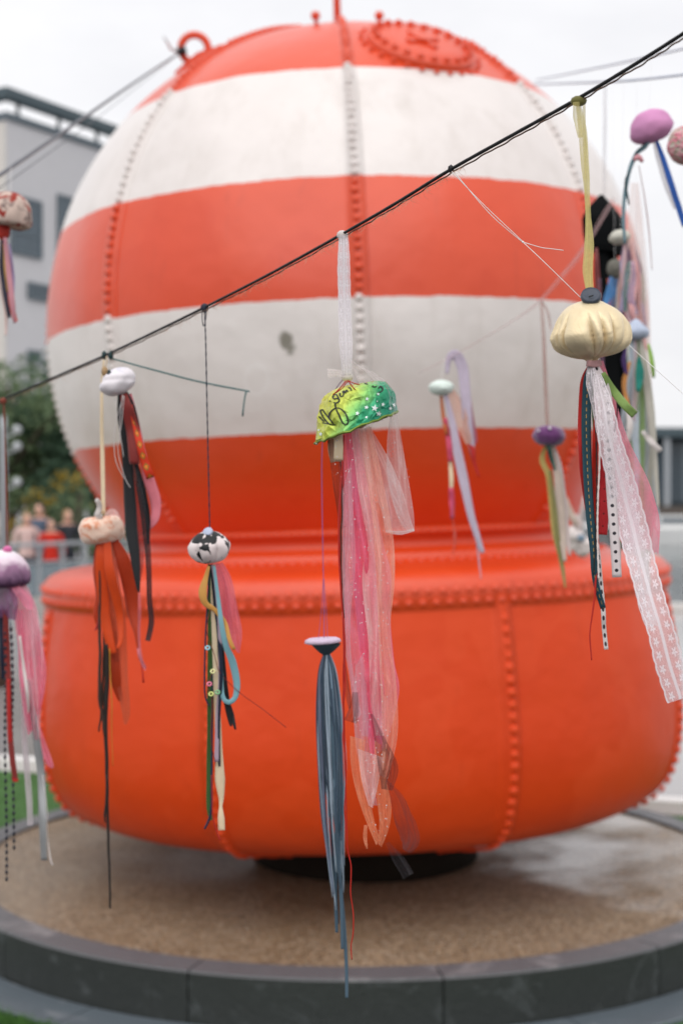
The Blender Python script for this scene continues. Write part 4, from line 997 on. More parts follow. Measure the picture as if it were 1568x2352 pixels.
sheet('gauze_flap', j1, [(860, 1700), (860, 1770), (866, 1840), (871, 1890), (868, 1938)], [(888, 1720), (885, 1780), (898, 1850), (893, 1900), (876, 1946)], G_or, D1 - .008, folds=1.5, amp=.012)
sheet('gauze_flap', j1, [(822, 1720), (830, 1790), (846, 1850)], [(880, 1740), (868, 1800), (856, 1856)], G_pale, D1 - .03, folds=2, amp=.01)
ribbon('gauze_wisp', j1, [(840, 1895), (838, 1925), (843, 1950)], [8, 9, 3], G_or, D1 - .012, thick=0)
ribbon('gauze_streamer', j1, [(790, 1505), (795, 1560), (800, 1600), (802, 1628)], [3, 10, 12, 3], G_dark, D1 - .01, thick=0)
sheet('gauze_streamer', j1, [(810, 1590), (802, 1625), (790, 1654)], [(822, 1590), (824, 1635), (818, 1662)], G_dark, D1 - .026, cols=8, folds=1.5, amp=.006)
sheet('gauze_streamer', j1, [(850, 1640), (860, 1700), (868, 1760), (876, 1812)], [(856, 1640), (886, 1700), (914, 1762), (900, 1816)], G_dark, D1 - .03, cols=10, folds=1.8, amp=.01)
ribbon('gauze_streamer', j1, [(880, 1790), (908, 1830), (930, 1890), (942, 1930), (932, 1955)], [14, 30, 46, 44, 18], sheer('smoke_gauze', C(84, 70, 76), .24), D1 + .01, thick=0)
ribbon('gauze_streamer', j1, [(890, 1935), (912, 1970), (938, 2012)], [8, 26, 28], G_faint, D1 + .015, thick=0)
ribbon('cream_tab', j1, [(776, 985), (777, 1020), (777, 1060)], [21, 21, 21], K_cream, D1 - .028, tw=.15, cols=4)
ribbon('cream_tab', j1, [(762, 1000), (760, 1030), (764, 1062)], [16, 15, 10], K_cream, D1 + .02, tw=.15)
cord('red_cord', j1, [(780, 1000), (782, 1100), (777, 1200), (783, 1330), (789, 1480), (788, 1560), (791, 1680), (793, 1780), (796, 1880), (798, 1950), (806, 1990), (805, 2050), (811, 2100), (811, 2140), (806, 2175), (808, 2204)], [1.5, 1.4, 1.4, 1.3], K_redc, D1 - .02, jit=1)
cord('red_cord', j1, [(784, 1000), (788, 1150), (780, 1260), (786, 1380), (792, 1500), (787, 1620), (794, 1760), (792, 1860), (798, 1955)], 1.4, K_redc, D1 - .012, jit=2)
cord('red_cord', j1, [(790, 1000), (778, 1250), (788, 1420), (793, 1550), (787, 1650), (793, 1750)], 1.7, K_redc, D1 - .024, jit=2)
cord('brown_cord', j1, [(775, 1000), (786, 1120), (783, 1240), (784, 1330), (791, 1420)], 1.5, K_brown, D1 - .02, jit=2)
cord('red_cord', j1, [(766, 906), (782, 890), (797, 873), (806, 884), (816, 896)], 1.3, K_redc, D1 - .055)
cord('red_cord', j1, [(764, 906), (785, 893), (798, 876), (812, 880), (826, 884)], 1.2, K_redc, D1 - .045)
# water drops clinging to the gauze and foil
b = NB('water_drop'); M_drop = b.done(b.alpha(b.bsdf((.85, .8, .8, 1), .04, 0, .8), .6))
rn = random.Random(5); dp = MB()
for _ in range(200):
    t = rn.random(); y = 1000 + 920 * t; cx = crom([(800,), (840,), (850,), (850,), (860,), (868,)], 50)[min(49, int(t * 50))][0]
    x = cx + rn.uniform(-46, 46) * (1 if t < .75 else .5)
    dp.ico(P(x, y, D1 - rn.uniform(.035, .045)), rn.uniform(.3, .85) * .001, 1, (1, 1, 1.25))
for _ in range(26): 
    y = rn.uniform(1000, 1200); dp.ico(P(rn.uniform(895, 930) + (y - 1000) * .1, y, D1 + .018), rn.uniform(.4, 1.0) * .001, 1)
for k in range(10):
    t = k / 9; q = P(726 + 170 * t, 1019 - 62 * t, D1 - .02); dp.ico(q, rn.uniform(.0008, .0013), 1)
o = dp.build('water_drops', M_drop, j1); o['kind'] = 'stuff'

# ===== gold jellyfish
D2 = rd(1350) + .01
j2 = jelly(1354, 690, D2, 'plump gold satin jellyfish with a slate button and long lace and ribbon streamers')
b = NB('gold_satin'); tc_ = b.n('ShaderNodeTexCoord').outputs['Object']
M_gold = b.done(b.bsdf(b.mix(b.noise(40, 4, .6, tc_), C(214, 192, 148), C(240, 224, 190)), .42, .3, .5, b.bump(b.math('ADD', b.noise(45, 4, .6, tc_, 1.4), b.math('MULTIPLY', b.noise(700, 2, .6, tc_), .12)), .35, .004), .2))
gp = [(0, 1.0), (.2, .99), (.42, .88), (.68, .60), (.9, .22), (1.0, -.12), (1.0, -.38), (.9, -.62), (.68, -.82), (.42, -.94), (.2, -1.0), (.12, -1.12)]
blob('bell', j2, 1354, 757, 92, 67, D2, M_gold, -4, gp, 17, .30, .07, nu=260, nv=76, fr=1.9, warp=.55)
MB().lathe([(0, -.004), (.011, -.004), (.0122, 0), (.011, .003), (.008, .0022), (0, .0018)], 20, Matrix.Translation(P(1356, 680, D2 - .015)) @ Matrix.Rotation(R(-12), 4, 'Y') @ Matrix.Rotation(R(52), 4, 'X') @ Matrix.Diagonal((.85, .85, 1, 1)) ).build('button', plain('slate_button', C(52, 60, 74), .4, 0, .25, 90, .5, .3), j2)
MB().obox(P(1352, 683, D2 - .022), (.0045, 0, .0016), (0, .001, 0), (-.0005, 0, .001)).build('button_slot', M_ink, j2.children[-1] if False else j2)
K_yel = sheer('yellow_organza', C(216, 204, 134), .6)
ribbon('organza_hanger', j2, [(1327, 236), (1337, 300), (1343, 380), (1347, 440), (1350, 500), (1352, 560), (1349, 620), (1354, 674)], [10, 20, 19, 13, 12, 22, 24, 16], K_yel, D2, thick=0, tw=.25, cols=6)
ribbon('organza_hanger', j2, [(1340, 232), (1341, 300), (1346, 400), (1348, 480), (1351, 560), (1351, 640), (1354, 674)], [7, 7, 11, 9, 16, 17, 14], K_yel, D2 + .01, thick=0, tw=.35)
ribbon('organza_tail', j2, [(1322, 234), (1325, 270), (1332, 316)], [14, 20, 12], K_yel, D2 - .008, thick=0, tw=.2)
MB().ico(P(1328, 232, rd(1328)), .006, 2, (1.4, 1, .9)).build('knot', cloth('olive_knot', C(120, 116, 62)), j2)
G_tulle = sheer('pink_tulle', C(246, 156, 174), .66); 
sheet('tulle_streamer', j2, [(1368, 832), (1396, 930), (1400, 1020), (1394, 1110), (1404, 1190), (1432, 1262)], [(1384, 828), (1404, 890), (1438, 1000), (1482, 1092), (1500, 1140), (1514, 1200), (1511, 1268)], G_tulle, D2 + .02, folds=1.5, amp=.008, jag=14)
ribbon('collar', j2, [(1346, 834), (1364, 836), (1380, 832)], [14, 16, 14], cloth('pink_felt_collar', C(196, 150, 150)), D2 - .012, tw=.1)
ribbon('red_ribbon', j2, [(1354, 840), (1338, 880), (1333, 980), (1336, 1080), (1346, 1170)], [8, 14, 14, 12, 6], K_red, D2 + .006, tw=.2)
ribbon('stitched_ribbon', j2, [(1357, 838), (1348, 880), (1345, 980), (1348, 1080), (1354, 1180), (1362, 1260), (1366, 1330), (1384, 1397)], [12, 22, 22, 21, 20, 18, 14, 13], M_stitch, D2 - .002, tw=.25)
ribbon('green_sliver', j2, [(1364, 850), (1360, 920), (1364, 1000)], [4, 6, 4], cloth('leaf_green', C(96, 142, 86)), D2 + .004)
ribbon('red_ribbon', j2, [(1370, 900), (1366, 1000), (1364, 1100), (1366, 1200), (1368, 1240)], [8, 12, 13, 11, 5], cloth('scarlet_ribbon', C(188, 34, 14)), D2 + .002, tw=.3)
cord('red_cord', j2, [(1371, 980), (1370, 1100), (1372, 1220), (1370, 1300), (1364, 1370), (1358, 1420), (1354, 1450), (1357, 1516)], [2.4, 2.6, 2.6, 1.8, 1.6], K_redc, D2 - .004, jit=1.5)
cord('black_cord', j2, [(1364, 930), (1369, 1050), (1368, 1200), (1362, 1320)], 1.5, K_dkbrown, D2 - .006, twist=.3)
cord('white_braid', j2, [(1374, 900), (1376, 1050), (1372, 1150), (1371, 1230), (1374, 1330)], 2.0, plain('white_braid', C(224, 212, 206), .7), D2 - .008, twist=.3)
ribbon('red_dotted_ribbon', j2, [(1390, 880), (1391, 960), (1388, 1060), (1387, 1140), (1382, 1228)], [16, 26, 27, 25, 22], M_rdots, D2 + .008, tw=.15)
ribbon('dotted_ribbon', j2, [(1364, 838), (1382, 872), (1394, 920), (1396, 1000), (1400, 1080), (1408, 1200), (1416, 1326)], [14, 20, 22, 23, 23, 22, 22], M_dots, D2 - .006, tw=.12)
ribbon('narrow_dotted_ribbon', j2, [(1372, 1250), (1377, 1310), (1384, 1400), (1386, 1440), (1391, 1492)], [6, 9, 11, 10, 10], M_dots2, D2 + .004, tw=.25)
ribbon('green_ribbon', j2, [(1384, 856), (1408, 898), (1432, 928), (1457, 953)], [10, 19, 20, 19], cloth('olive_green_ribbon', C(142, 172, 96)), D2 - .012, tw=.2)
cord('black_cord', j2, [(1402, 880), (1414, 915), (1416, 950), (1409, 995)], 1.3, K_dkbrown, D2 - .004)
ribbon('lace_streamer', j2, [(1356, 838), (1360, 880), (1372, 930), (1382, 1000)], [14, 30, 30, 24], M_lace, D2 - .012, tw=.15, cols=8, thick=0)
ribbon('lace_streamer', j2, [(1370, 860), (1385, 930), (1405, 1030), (1432, 1130), (1456, 1230), (1480, 1320), (1508, 1420), (1535, 1520), (1562, 1606)], [18, 42, 58, 68, 70, 66, 62, 68, 66], M_lace, D2 - .016, tw=.15, cols=10, thick=0, wander=.02)
ribbon('lace_streamer', j2, [(1376, 870), (1396, 980), (1418, 1090), (1440, 1180), (1462, 1280), (1478, 1380), (1496, 1440)], [12, 30, 40, 44, 44, 34, 26], M_lace, D2 + .002, tw=.25, cols=8, thick=0)

# ===== black and white jellyfish
D3 = rd(470)
j3 = jelly(480, 1215, D3, 'small black and white patched jellyfish on a dark twisted string')
b = NB('black_white_print'); tc_ = b.n('ShaderNodeTexCoord').outputs['Object']
pm = b.ramp(b.noise(26, 3, .55, tc_, .8), [(.515, (0, 0, 0)), (.53, (1, 1, 1))])
M_panda = b.done(b.bsdf(b.mix(pm, C(226, 214, 212), C(16, 18, 20)), .5, 0, .4, b.bump(b.noise(90, 3, .6, tc_), .2, .002)))
pp = [(0, 1.0), (.3, .95), (.65, .68), (.92, .25), (1.0, -.1), (.92, -.5), (.66, -.85), (.3, -1.0), (.1, -1.05)]
blob('bell', j3, 480, 1256, 51, 37, D3, M_panda, -4, pp, 6, .24, .07, nu=84, nv=28)
MB().lathe([(0, .0025), (.005, .0022), (.0075, .001), (.0075, -.002), (0, -.002)], 16, Matrix.Translation(P(477, 1222, D3 - .012)) @ Matrix.Rotation(R(-30), 4, 'Y') @ Matrix.Rotation(R(50), 4, 'X')).build('button', plain('pale_blue_button', C(170, 178, 200), .3), j3)
cord('string', j3, [(470, 708), (473, 800), (476, 950), (479, 1080), (482, 1214)], 1.5, plain('dark_blue_string', C(34, 40, 56), .7, 0, .4, 300), D3, twist=.35, n=70)
cord('string_loop', j3, [(470, 708), (464, 722), (468, 752), (474, 722), (470, 708)], 1.2, plain('dark_blue_string', C(34, 40, 56), .7), D3 - .004)
MB().ico(P(470, 707, D3), .0058, 2, (1, 1, 1.1)).build('knot', plain('dark_blue_string', C(34, 40, 56), .7), j3)
sheet('tulle_streamer', j3, [(492, 1296), (500, 1350), (514, 1420), (528, 1470), (546, 1500)], [(512, 1292), (532, 1330), (546, 1400), (556, 1450), (551, 1500)], sheer('bright_pink_tulle', C(242, 132, 150), .6), D3 + .01, folds=1.5, amp=.008, cols=10)
sheet('tulle_streamer', j3, [(486, 1296), (498, 1350), (510, 1420), (512, 1480)], [(500, 1292), (522, 1340), (530, 1400), (534, 1460)], sheer('bright_pink_tulle', C(242, 132, 150), .6), D3 + .02, folds=1.2, amp=.006, cols=8)
ribbon('green_ribbon', j3, [(482, 1296), (484, 1380), (484, 1500), (483, 1640), (482, 1760), (480, 1850), (485, 1884)], [10, 14, 14, 16, 15, 12, 7], cloth('moss_green_ribbon', C(66, 104, 52)), D3 + .004, tw=.35)
ribbon('cream_ribbon', j3, [(490, 1296), (490, 1380), (494, 1500), (499, 1620), (503, 1720), (505, 1790), (508, 1830), (507, 1852), (508, 1880), (509, 1907)], [10, 12, 12, 14, 16, 24, 13, 7, 16, 15], K_cream, D3 + .001, tw=.15)
ribbon('navy_ribbon', j3, [(486, 1296), (494, 1380), (502, 1450), (508, 1540), (503, 1660), (504, 1760)], [8, 9, 9, 9, 6, 5], cloth('navy_ribbon', C(26, 36, 58)), D3 - .004, tw=.4)
ribbon('lilac_ribbon', j3, [(488, 1298), (498, 1360), (505, 1450), (506, 1560), (500, 1640), (497, 1750)], [6, 8, 9, 9, 9, 10], cloth('lilac_ribbon', C(190, 170, 186)), D3 - .006, tw=.35)
cord('navy_cord', j3, [(482, 1300), (476, 1400), (472, 1470), (470, 1560), (472, 1600), (481, 1622)], 2.0, K_navy, D3 - .004); cord('navy_cord', j3, [(487, 1540), (487, 1700), (486, 1800), (486, 1850), (481, 1880), (470, 1904)], [1.4, 2, 2.8, 3, 2.8, 2.4], K_navy, D3 - .003)
ribbon('black_ribbon', j3, [(502, 1430), (508, 1500), (516, 1580), (526, 1640), (531, 1668)], [8, 16, 16, 13, 5], K_black, D3 + .002, tw=.15); ribbon('black_ribbon', j3, [(506, 1500), (516, 1590), (532, 1640), (541, 1676)], [8, 12, 11, 4], K_black, D3 + .006, tw=.15)
ribbon('blue_ribbon', j3, [(492, 1300), (502, 1380), (510, 1440), (520, 1486), (534, 1520), (544, 1570), (540, 1602), (524, 1613), (511, 1596), (508, 1540), (506, 1470)], [6, 9, 11, 14, 18, 16, 12, 11, 10, 9, 6], cloth('pale_blue_satin', C(134, 184, 194), .4), D3 - .012, tw=.12)
ribbon('yellow_ribbon', j3, [(480, 1300), (472, 1330), (465, 1360), (472, 1386), (495, 1402), (516, 1430), (526, 1465), (538, 1492)], [6, 12, 20, 14, 10, 12, 10, 8], cloth('yellow_satin', C(222, 168, 88), .35), D3 - .014, tw=.3)
cord('red_thread', j3, [(484, 1400), (476, 1450), (492, 1500), (503, 1540), (520, 1562), (560, 1598), (610, 1634), (657, 1671)], .8, plain('dark_red_thread', C(120, 22, 20), .6), D3 - .012, jit=2)
cord('red_thread', j3, [(486, 1780), (488, 1860), (492, 1890), (500, 1915), (506, 1930)], [.8, 1, 1.6, 1.6, 1.4], K_redc, D3 - .006)
cord('red_thread', j3, [(490, 1540), (478, 1575), (488, 1610), (486, 1700), (498, 1760)], .8, plain('dark_red_thread', C(120, 22, 20), .6), D3 - .012, jit=3)
for x, y, c in ((477, 1488, (150, 200, 214)), (489, 1542, (226, 224, 160)), (481, 1571, (224, 120, 150)), (485, 1594, (206, 216, 130)), (500, 1590, (120, 180, 130))):
    m = MB(); c0 = P(x, y, D3 - .014); m.tube([c0 + Vector((math.cos(t) * .0028, math.sin(t) * .0012, math.sin(t) * .0024)) for t in [R(30 * k) for k in range(13)]], .0012, 5, False); m.build('sequin', plain('sequin_%d' % x, C(*c), .2, .2), j3)

# ===== white jellyfish by the knots
D4 = rd(262)
j4 = jelly(272, 850, D4, 'tilted white bean-shaped jellyfish tied close under the rope with black streamers')
b = NB('white_cotton_marks'); tc_ = b.n('ShaderNodeTexCoord').outputs['Object']
wm_ = b.mix(b.math('MULTIPLY', b.ramp(b.noise(24, 3, .6, tc_), [(.56, (0, 0, 0)), (.66, (1, 1, 1))]), .35), C(232, 226, 230), C(160, 168, 196))
wm_ = b.mix(b.math('MULTIPLY', b.ramp(b.noise(33, 3, .6, tc_, 1), [(.66, (0, 0, 0)), (.72, (1, 1, 1))]), .5), wm_, C(200, 110, 120))
M_cot = b.done(b.bsdf(wm_, .7, 0, .2, b.bump(b.noise(80, 3, .6, tc_), .15, .003)))
blob('bell', j4, 271, 877, 43, 30, D4, M_cot, -27, None, 0, 0, .12, crease=.1, fr=1.6)
cord('string', j4, [(245, 818), (246, 834), (242, 846), (250, 858)], 1.4, plain('tan_string', C(200, 180, 150), .7), D4 - .005); MB().ico(P(241, 853, D4 - .01), .006, 2, (.9, 1, 1.3)).build('bead', plain('tan_bead', C(160, 130, 90), .4), j4)
M_ink2 = plain('teal_black_knot', C(26, 46, 48), .6); MB().ico(P(251, 857, D4 - .018), .004, 2, (.8, 1, 1.4)).build('knot', M_ink2, j4)
ribbon('black_ribbon', j4, [(277, 900), (279, 950), (288, 1000), (294, 1080), (299, 1160), (304, 1230), (313, 1300), (319, 1360)], [10, 20, 24, 24, 28, 28, 20, 5], K_black, D4 - .004, tw=.2)
ribbon('black_ribbon', j4, [(284, 898), (300, 930), (314, 975), (322, 1030)], [14, 18, 13, 5], K_black, D4 + .006, tw=.2)
ribbon('black_ribbon', j4, [(300, 1010), (312, 1080), (326, 1150), (336, 1230), (342, 1310), (344, 1380), (348, 1430), (340, 1472)], [8, 12, 16, 16, 12, 12, 13, 12], sheer('black_grey_ribbon', C(44, 42, 46), .85), D4 - .002, tw=.3, thick=0)
ribbon('black_ribbon', j4, [(312, 1060), (326, 1120), (338, 1180), (341, 1250)], [8, 16, 14, 6], K_black, D4 + .004, tw=.3)
ribbon('maroon_ribbon', j4, [(284, 905), (296, 950), (306, 1000), (309, 1066)], [16, 28, 30, 22], cloth('maroon_satin', C(140, 50, 46), .45), D4 - .008, tw=.35)
ribbon('maroon_ribbon', j4, [(300, 1060), (306, 1130), (318, 1200), (325, 1280), (316, 1350)], [12, 20, 16, 12, 8], sheer('maroon_sheer', C(150, 64, 66), .6), D4 + .01, tw=.3, thick=0)
b = NB('patterned_red_ribbon'); uv_ = b.n('ShaderNodeUVMap').outputs[0]; sx_ = b.n('ShaderNodeSeparateXYZ'); b.l(uv_, sx_.inputs[0])
fv_ = b.math('ABSOLUTE', b.math('SUBTRACT', b.math('FRACT', b.math('MULTIPLY', sx_.outputs[1], .75)), .5)); fu_ = b.math('ABSOLUTE', b.math('SUBTRACT', sx_.outputs[0], .5)); ss_ = b.math('ADD', fv_, fu_)
cc_ = b.mix(b.math('LESS_THAN', ss_, .36), C(200, 52, 22), C(96, 110, 40)); cc_ = b.mix(b.math('LESS_THAN', ss_, .24), cc_, C(226, 120, 40))
M_pat = b.done(b.bsdf(cc_, .6, 0, .3))
ribbon('patterned_ribbon', j4, [(300, 930), (313, 985), (324, 1030), (334, 1065), (346, 1098)], [8, 14, 17, 19, 20], M_pat, D4 - .012, tw=.15)
ribbon('pink_ribbon', j4, [(296, 905), (312, 960), (326, 1030), (342, 1100), (357, 1150), (356, 1190), (344, 1214)], [14, 12, 14, 26, 26, 20, 6], cloth('pink_satin', C(226, 132, 144), .45), D4 + .004, tw=.2)
ribbon('pink_ribbon', j4, [(320, 1340), (321, 1400), (320, 1470), (326, 1520), (334, 1540)], [3, 8, 6, 7, 4], sheer('pink_wisp', C(226, 132, 144), .5), D4 + .006, thick=0)
for pts_c in ([(284, 910), (268, 960), (263, 1020), (268, 1060), (285, 1100)], [(286, 910), (280, 970), (272, 1030), (286, 1090), (300, 1120)], [(282, 905), (276, 980), (284, 1050)]): cord('clear_thread', j4, pts_c, .8, plain('clear_thread', C(196, 188, 186), .3), D4 - .015, jit=2)

# ===== orange jellyfish
D5 = rd(240) + .06
j5 = jelly(234, 1190, D5, 'peach marbled flat jellyfish with orange satin streamers on a cream ribbon')
b = NB('peach_marbled_felt'); tc_ = b.n('ShaderNodeTexCoord').outputs['Object']
M_pea = b.done(b.bsdf(b.mix(b.ramp(b.noise(45, 5, .65, tc_, 1.5), [(.45, (0, 0, 0)), (.62, (1, 1, 1))]), C(236, 204, 184), C(214, 132, 92)), .8, 0, .2, b.bump(b.noise(120, 3, .6, tc_), .4, .003), .4))
blob('bell', j5, 234, 1217, 52, 31, D5, M_pea, -6, [(0, .8), (.3, .95), (.7, .95), (.95, .5), (1, 0), (.95, -.5), (.7, -.95), (.3, -1), (0, -.95)], 9, .05, .08)
ribbon('hanger', j5, [(240, 818), (235, 880), (234, 960), (236, 1060), (238, 1180)], [5, 7, 8, 10, 9], K_cream, D5 - .012, tw=.2)
ribbon('hanger_tail', j5, [(236, 1186), (222, 1185), (229, 1168), (226, 1152), (220, 1147)], [10, 14, 12, 12, 8], K_white, D5 - .03, tw=.3); ribbon('hanger_tail', j5, [(242, 1186), (258, 1176), (272, 1192)], [8, 20, 14], sheer('pale_pink_gauze', C(244, 186, 186), .48), D5 + .01, thick=0)
O1 = cloth('orange_satin', C(224, 78, 20), .4); O2 = cloth('burnt_orange_satin', C(190, 60, 18), .45); O3 = sheer('salmon_sheer', C(214, 96, 64), .7)
ribbon('orange_ribbon', j5, [(232, 1240), (230, 1300), (238, 1370), (246, 1440), (259, 1502)], [16, 22, 26, 24, 20], O1, D5 - .014, tw=.3)
ribbon('orange_ribbon', j5, [(246, 1240), (252, 1310), (266, 1370), (276, 1420), (277, 1470), (270, 1490)], [16, 24, 22, 16, 12, 6], O1, D5 - .022, tw=.3)
ribbon('orange_ribbon', j5, [(262, 1240), (284, 1290), (298, 1350), (306, 1410), (314, 1450), (318, 1490)], [16, 32, 34, 26, 14, 4], O2, D5 - .01, tw=.2)
ribbon('orange_ribbon', j5, [(226, 1240), (222, 1310), (228, 1370), (221, 1410), (230, 1450)], [10, 16, 14, 14, 6], O2, D5 + .004, tw=.3)
ribbon('salmon_ribbon', j5, [(254, 1240), (262, 1340), (272, 1430), (276, 1520), (284, 1590), (290, 1640), (288, 1664)], [16, 30, 36, 34, 26, 18, 5], O3, D5 + .002, tw=.3, thick=0)
ribbon('salmon_ribbon', j5, [(244, 1300), (250, 1400), (262, 1500), (268, 1570), (278, 1610)], [20, 30, 26, 22, 10], O2, D5 + .008, tw=.3)
ribbon('pink_tip', j5, [(316, 1480), (322, 1510), (334, 1535)], [4, 8, 6], K_white if False else cloth('pink_satin', C(226, 132, 144), .45), D5 - .012); cord('red_thread', j5, [(320, 1500), (326, 1530), (330, 1568)], [1, 1.5, 2.5], K_redc, D5 - .01)
cord('red_thread', j5, [(229, 1405), (226, 1430), (219, 1448)], [1.5, 2.5, 2], K_red, D5 - .012)
cord('brown_cord', j5, [(230, 1290), (229, 1400), (230, 1500), (229, 1600), (236, 1640), (240, 1690)], [2.5, 3.5, 4, 3], K_brown, D5 - .016, jit=2); cord('brown_cord', j5, [(238, 1400), (239, 1500), (236, 1580), (233, 1640), (228, 1680)], [2, 3, 3, 2], K_brown, D5 - .012, jit=2)
cord('black_cord', j5, [(246, 1480), (245, 1580), (243, 1660), (246, 1760), (247, 1850), (250, 1950), (252, 2020), (254, 2086)], [5, 6, 5, 4.4, 3.4, 3, 2.8, 2.4], K_dkbrown, D5 - .014, jit=1.5); cord('black_cord', j5, [(246, 1780), (244, 1840), (241, 1875), (243, 1890)], [2, 2.4, 2.8, 1.2], K_dkbrown, D5 - .018)
cord('gold_thread', j5, [(252, 1490), (254, 1560), (258, 1620), (257, 1680), (260, 1760)], [1.4, 1.4, .8, .6], plain('gold_thread', C(196, 140, 50), .35, .4), D5 - .02, jit=2)

# ===== purple and white jellyfish at the edge
D6 = rd(15)
j6 = jelly(18, 1262, D6, 'white and purple domed jellyfish with bright pink tulle, cut by the picture edge')
b = NB('white_purple_dye'); tc_ = b.n('ShaderNodeTexCoord').outputs['Object']; sx_ = b.n('ShaderNodeSeparateXYZ'); b.l(tc_, sx_.inputs[0])
t_ = b.math('ADD', b.math('MULTIPLY', sx_.outputs[2], 17), b.math('ADD', .98, b.math('MULTIPLY', b.math('SUBTRACT', b.noise(24, 4, .6, tc_), .5), 1.0)))
M_dye = b.done(b.bsdf(b.ramp(t_, [(0, C(84, 56, 84)), (.35, C(150, 110, 140)), (.6, C(220, 200, 212)), (1, C(234, 226, 232))]), .6, 0, .3, b.bump(b.noise(60, 3, .6, tc_), .2, .004)))
blob('bell', j6, 12, 1306, 60, 44, D6, M_dye, -3, [(0, 1), (.3, .93), (.62, .62), (.88, .1), (1, -.4), (.96, -.75), (.7, -.95), (.3, -1), (0, -1)], 11, .12, .06, nu=88, nv=26)
MB().ico(P(18, 1262, D6 - .008), .0085, 2, (1, 1, .8)).build('knob', cloth('pink_knob', C(226, 120, 176)), j6)
for o_ in (0, 5): cord('string', j6, [(8 + o_ * .3, 921), (12 + o_ * .2, 1000), (14 + o_ * .4, 1120), (15 + o_, 1258)], 1.3, plain('rust_string', C(120, 56, 40), .7), D6, jit=1)
MB().ico(P(8, 921, D6), .0065, 2).build('knot', plain('rust_string', C(120, 56, 40), .7), j6)
T1 = sheer('candy_tulle', C(255, 160, 188), .66); T2 = sheer('pale_candy_tulle', C(255, 214, 222), .55); T3 = sheer('mauve_tulle', C(150, 104, 146), .7)
sheet('tulle_streamer', j6, [(14, 1340), (36, 1400), (44, 1480), (46, 1560), (56, 1640), (66, 1690)], [(58, 1338), (84, 1395), (92, 1450), (106, 1530), (102, 1590), (86, 1660)], T1, D6 + .01, folds=4.5, amp=.02, cols=30)
sheet('tulle_streamer', j6, [(34, 1345), (52, 1400), (60, 1500), (68, 1600), (80, 1700)], [(66, 1350), (90, 1420), (98, 1480), (98, 1560), (90, 1700)], T2, D6 - .006, folds=3.4, amp=.016, cols=24)
sheet('tulle_streamer', j6, [(30, 1400), (42, 1480), (46, 1560), (60, 1640), (100, 1740), (118, 1765)], [(60, 1400), (68, 1500), (76, 1580), (90, 1660), (118, 1740), (124, 1762)], T1, D6 + .03, folds=2, amp=.012)
sheet('tulle_streamer', j6, [(-30, 1340), (-28, 1380), (-10, 1415)], [(34, 1340), (42, 1385), (36, 1425)], T3, D6 - .015, folds=3, amp=.012)
ribbon('tulle_streamer', j6, [(30, 1345), (48, 1362), (66, 1384), (70, 1400)], [14, 26, 26, 10], T1, D6 - .022, thick=0)
ribbon('maroon_ribbon', j6, [(14, 1400), (16, 1480), (20, 1560), (22, 1640), (26, 1710), (36, 1795)], [12, 15, 14, 13, 12, 13], cloth('maroon_satin', C(140, 50, 46), .45), D6 - .018, tw=.3)
ribbon('red_ribbon', j6, [(20, 1560), (22, 1660), (28, 1740), (37, 1796)], [6, 10, 12, 12], K_red, D6 - .022, tw=.2)
ribbon('white_wisp', j6, [(46, 1460), (56, 1540), (64, 1600), (66, 1640)], [5, 8, 8, 3], K_white, D6 - .018)
M_silv = plain('silver_ribbon', C(176, 178, 178), .25, .6, .15, 30)
ribbon('silver_ribbon', j6, [(66, 1560), (78, 1650), (88, 1720), (96, 1790), (98, 1880), (102, 1976)], [6, 16, 18, 18, 18, 17], M_silv, D6 - .008, tw=.5)
ribbon('silver_ribbon', j6, [(54, 1580), (56, 1680), (62, 1760), (68, 1840), (70, 1896)], [5, 12, 14, 14, 13], sheer('pearl_ribbon', C(206, 200, 204), .75), D6 - .004, tw=.5, thick=0)
cord('white_thread', j6, [(98, 1780), (108, 1850), (110, 1920), (116, 1970), (122, 1988)], [.8, .8, .8, 2, 1], K_white, D6 - .01)
def beads(parent, pts, d, r=4.3, step=15):
    S = crom(pts, 220); acc = 0; m = MB(); K = d / FOC; path = [P(x, y, d) for x, y in S]; m.tube(path, .6 * K, 4)
    for a, c in zip(S, S[1:]):
        acc += math.hypot(c[0] - a[0], c[1] - a[1])
        if acc > step: acc = 0; m.ico(P(c[0], c[1], d), r * K, 1, (.9, .9, 1.5))
    o = m.build('beaded_string', plain('navy_black_beads', C(22, 26, 40), .35), parent); o['kind'] = 'stuff'
beads(j6, [(12, 1420), (14, 1560), (12, 1700), (15, 1850), (16, 1950), (16, 2022)], D6 - .014); beads(j6, [(26, 1430), (30, 1560), (28, 1700), (32, 1850), (33, 1952)], D6 - .01)
ribbon('navy_ribbon', j6, [(4, 1400), (4, 1480), (8, 1560)], [10, 14, 8], cloth('navy_ribbon', C(26, 36, 58)), D6)

# ===== blue tassel jellyfish
D7 = 2.02
j7 = jelly(742, 1464, D7, 'flat lilac-topped jellyfish with a long blue-grey tassel')
MB().lathe([(0, .004), (.02, .004), (.0245, .002), (.026, -.002), (.02, -.004), (0, -.004)], 28, Matrix.Translation(P(741, 1472, D7)) @ Matrix.Rotation(R(-3), 4, 'Y')).build('disc', plain('lilac_felt', C(206, 188, 208), .8, 0, .2, 200, .2, .5), j7)
c7 = P(748, 1476, D7); MB().lathe([(.021, -.001), (.0195, -.004), (.012, -.0115), (.005, -.017), (.0035, -.019)], 28, Matrix.Translation(c7)).build('bell', plain('slate_teal_cone', C(48, 66, 76), .6, 0, .2, 60), j7)
cord('thread', j7, [(797, 862, -.27), (768, 900, -.16), (745, 985, -.04), (739, 1060, -.01), (741, 1250), (744, 1400), (744, 1470)], .9, plain('violet_thread', C(138, 92, 150), .6), D7)
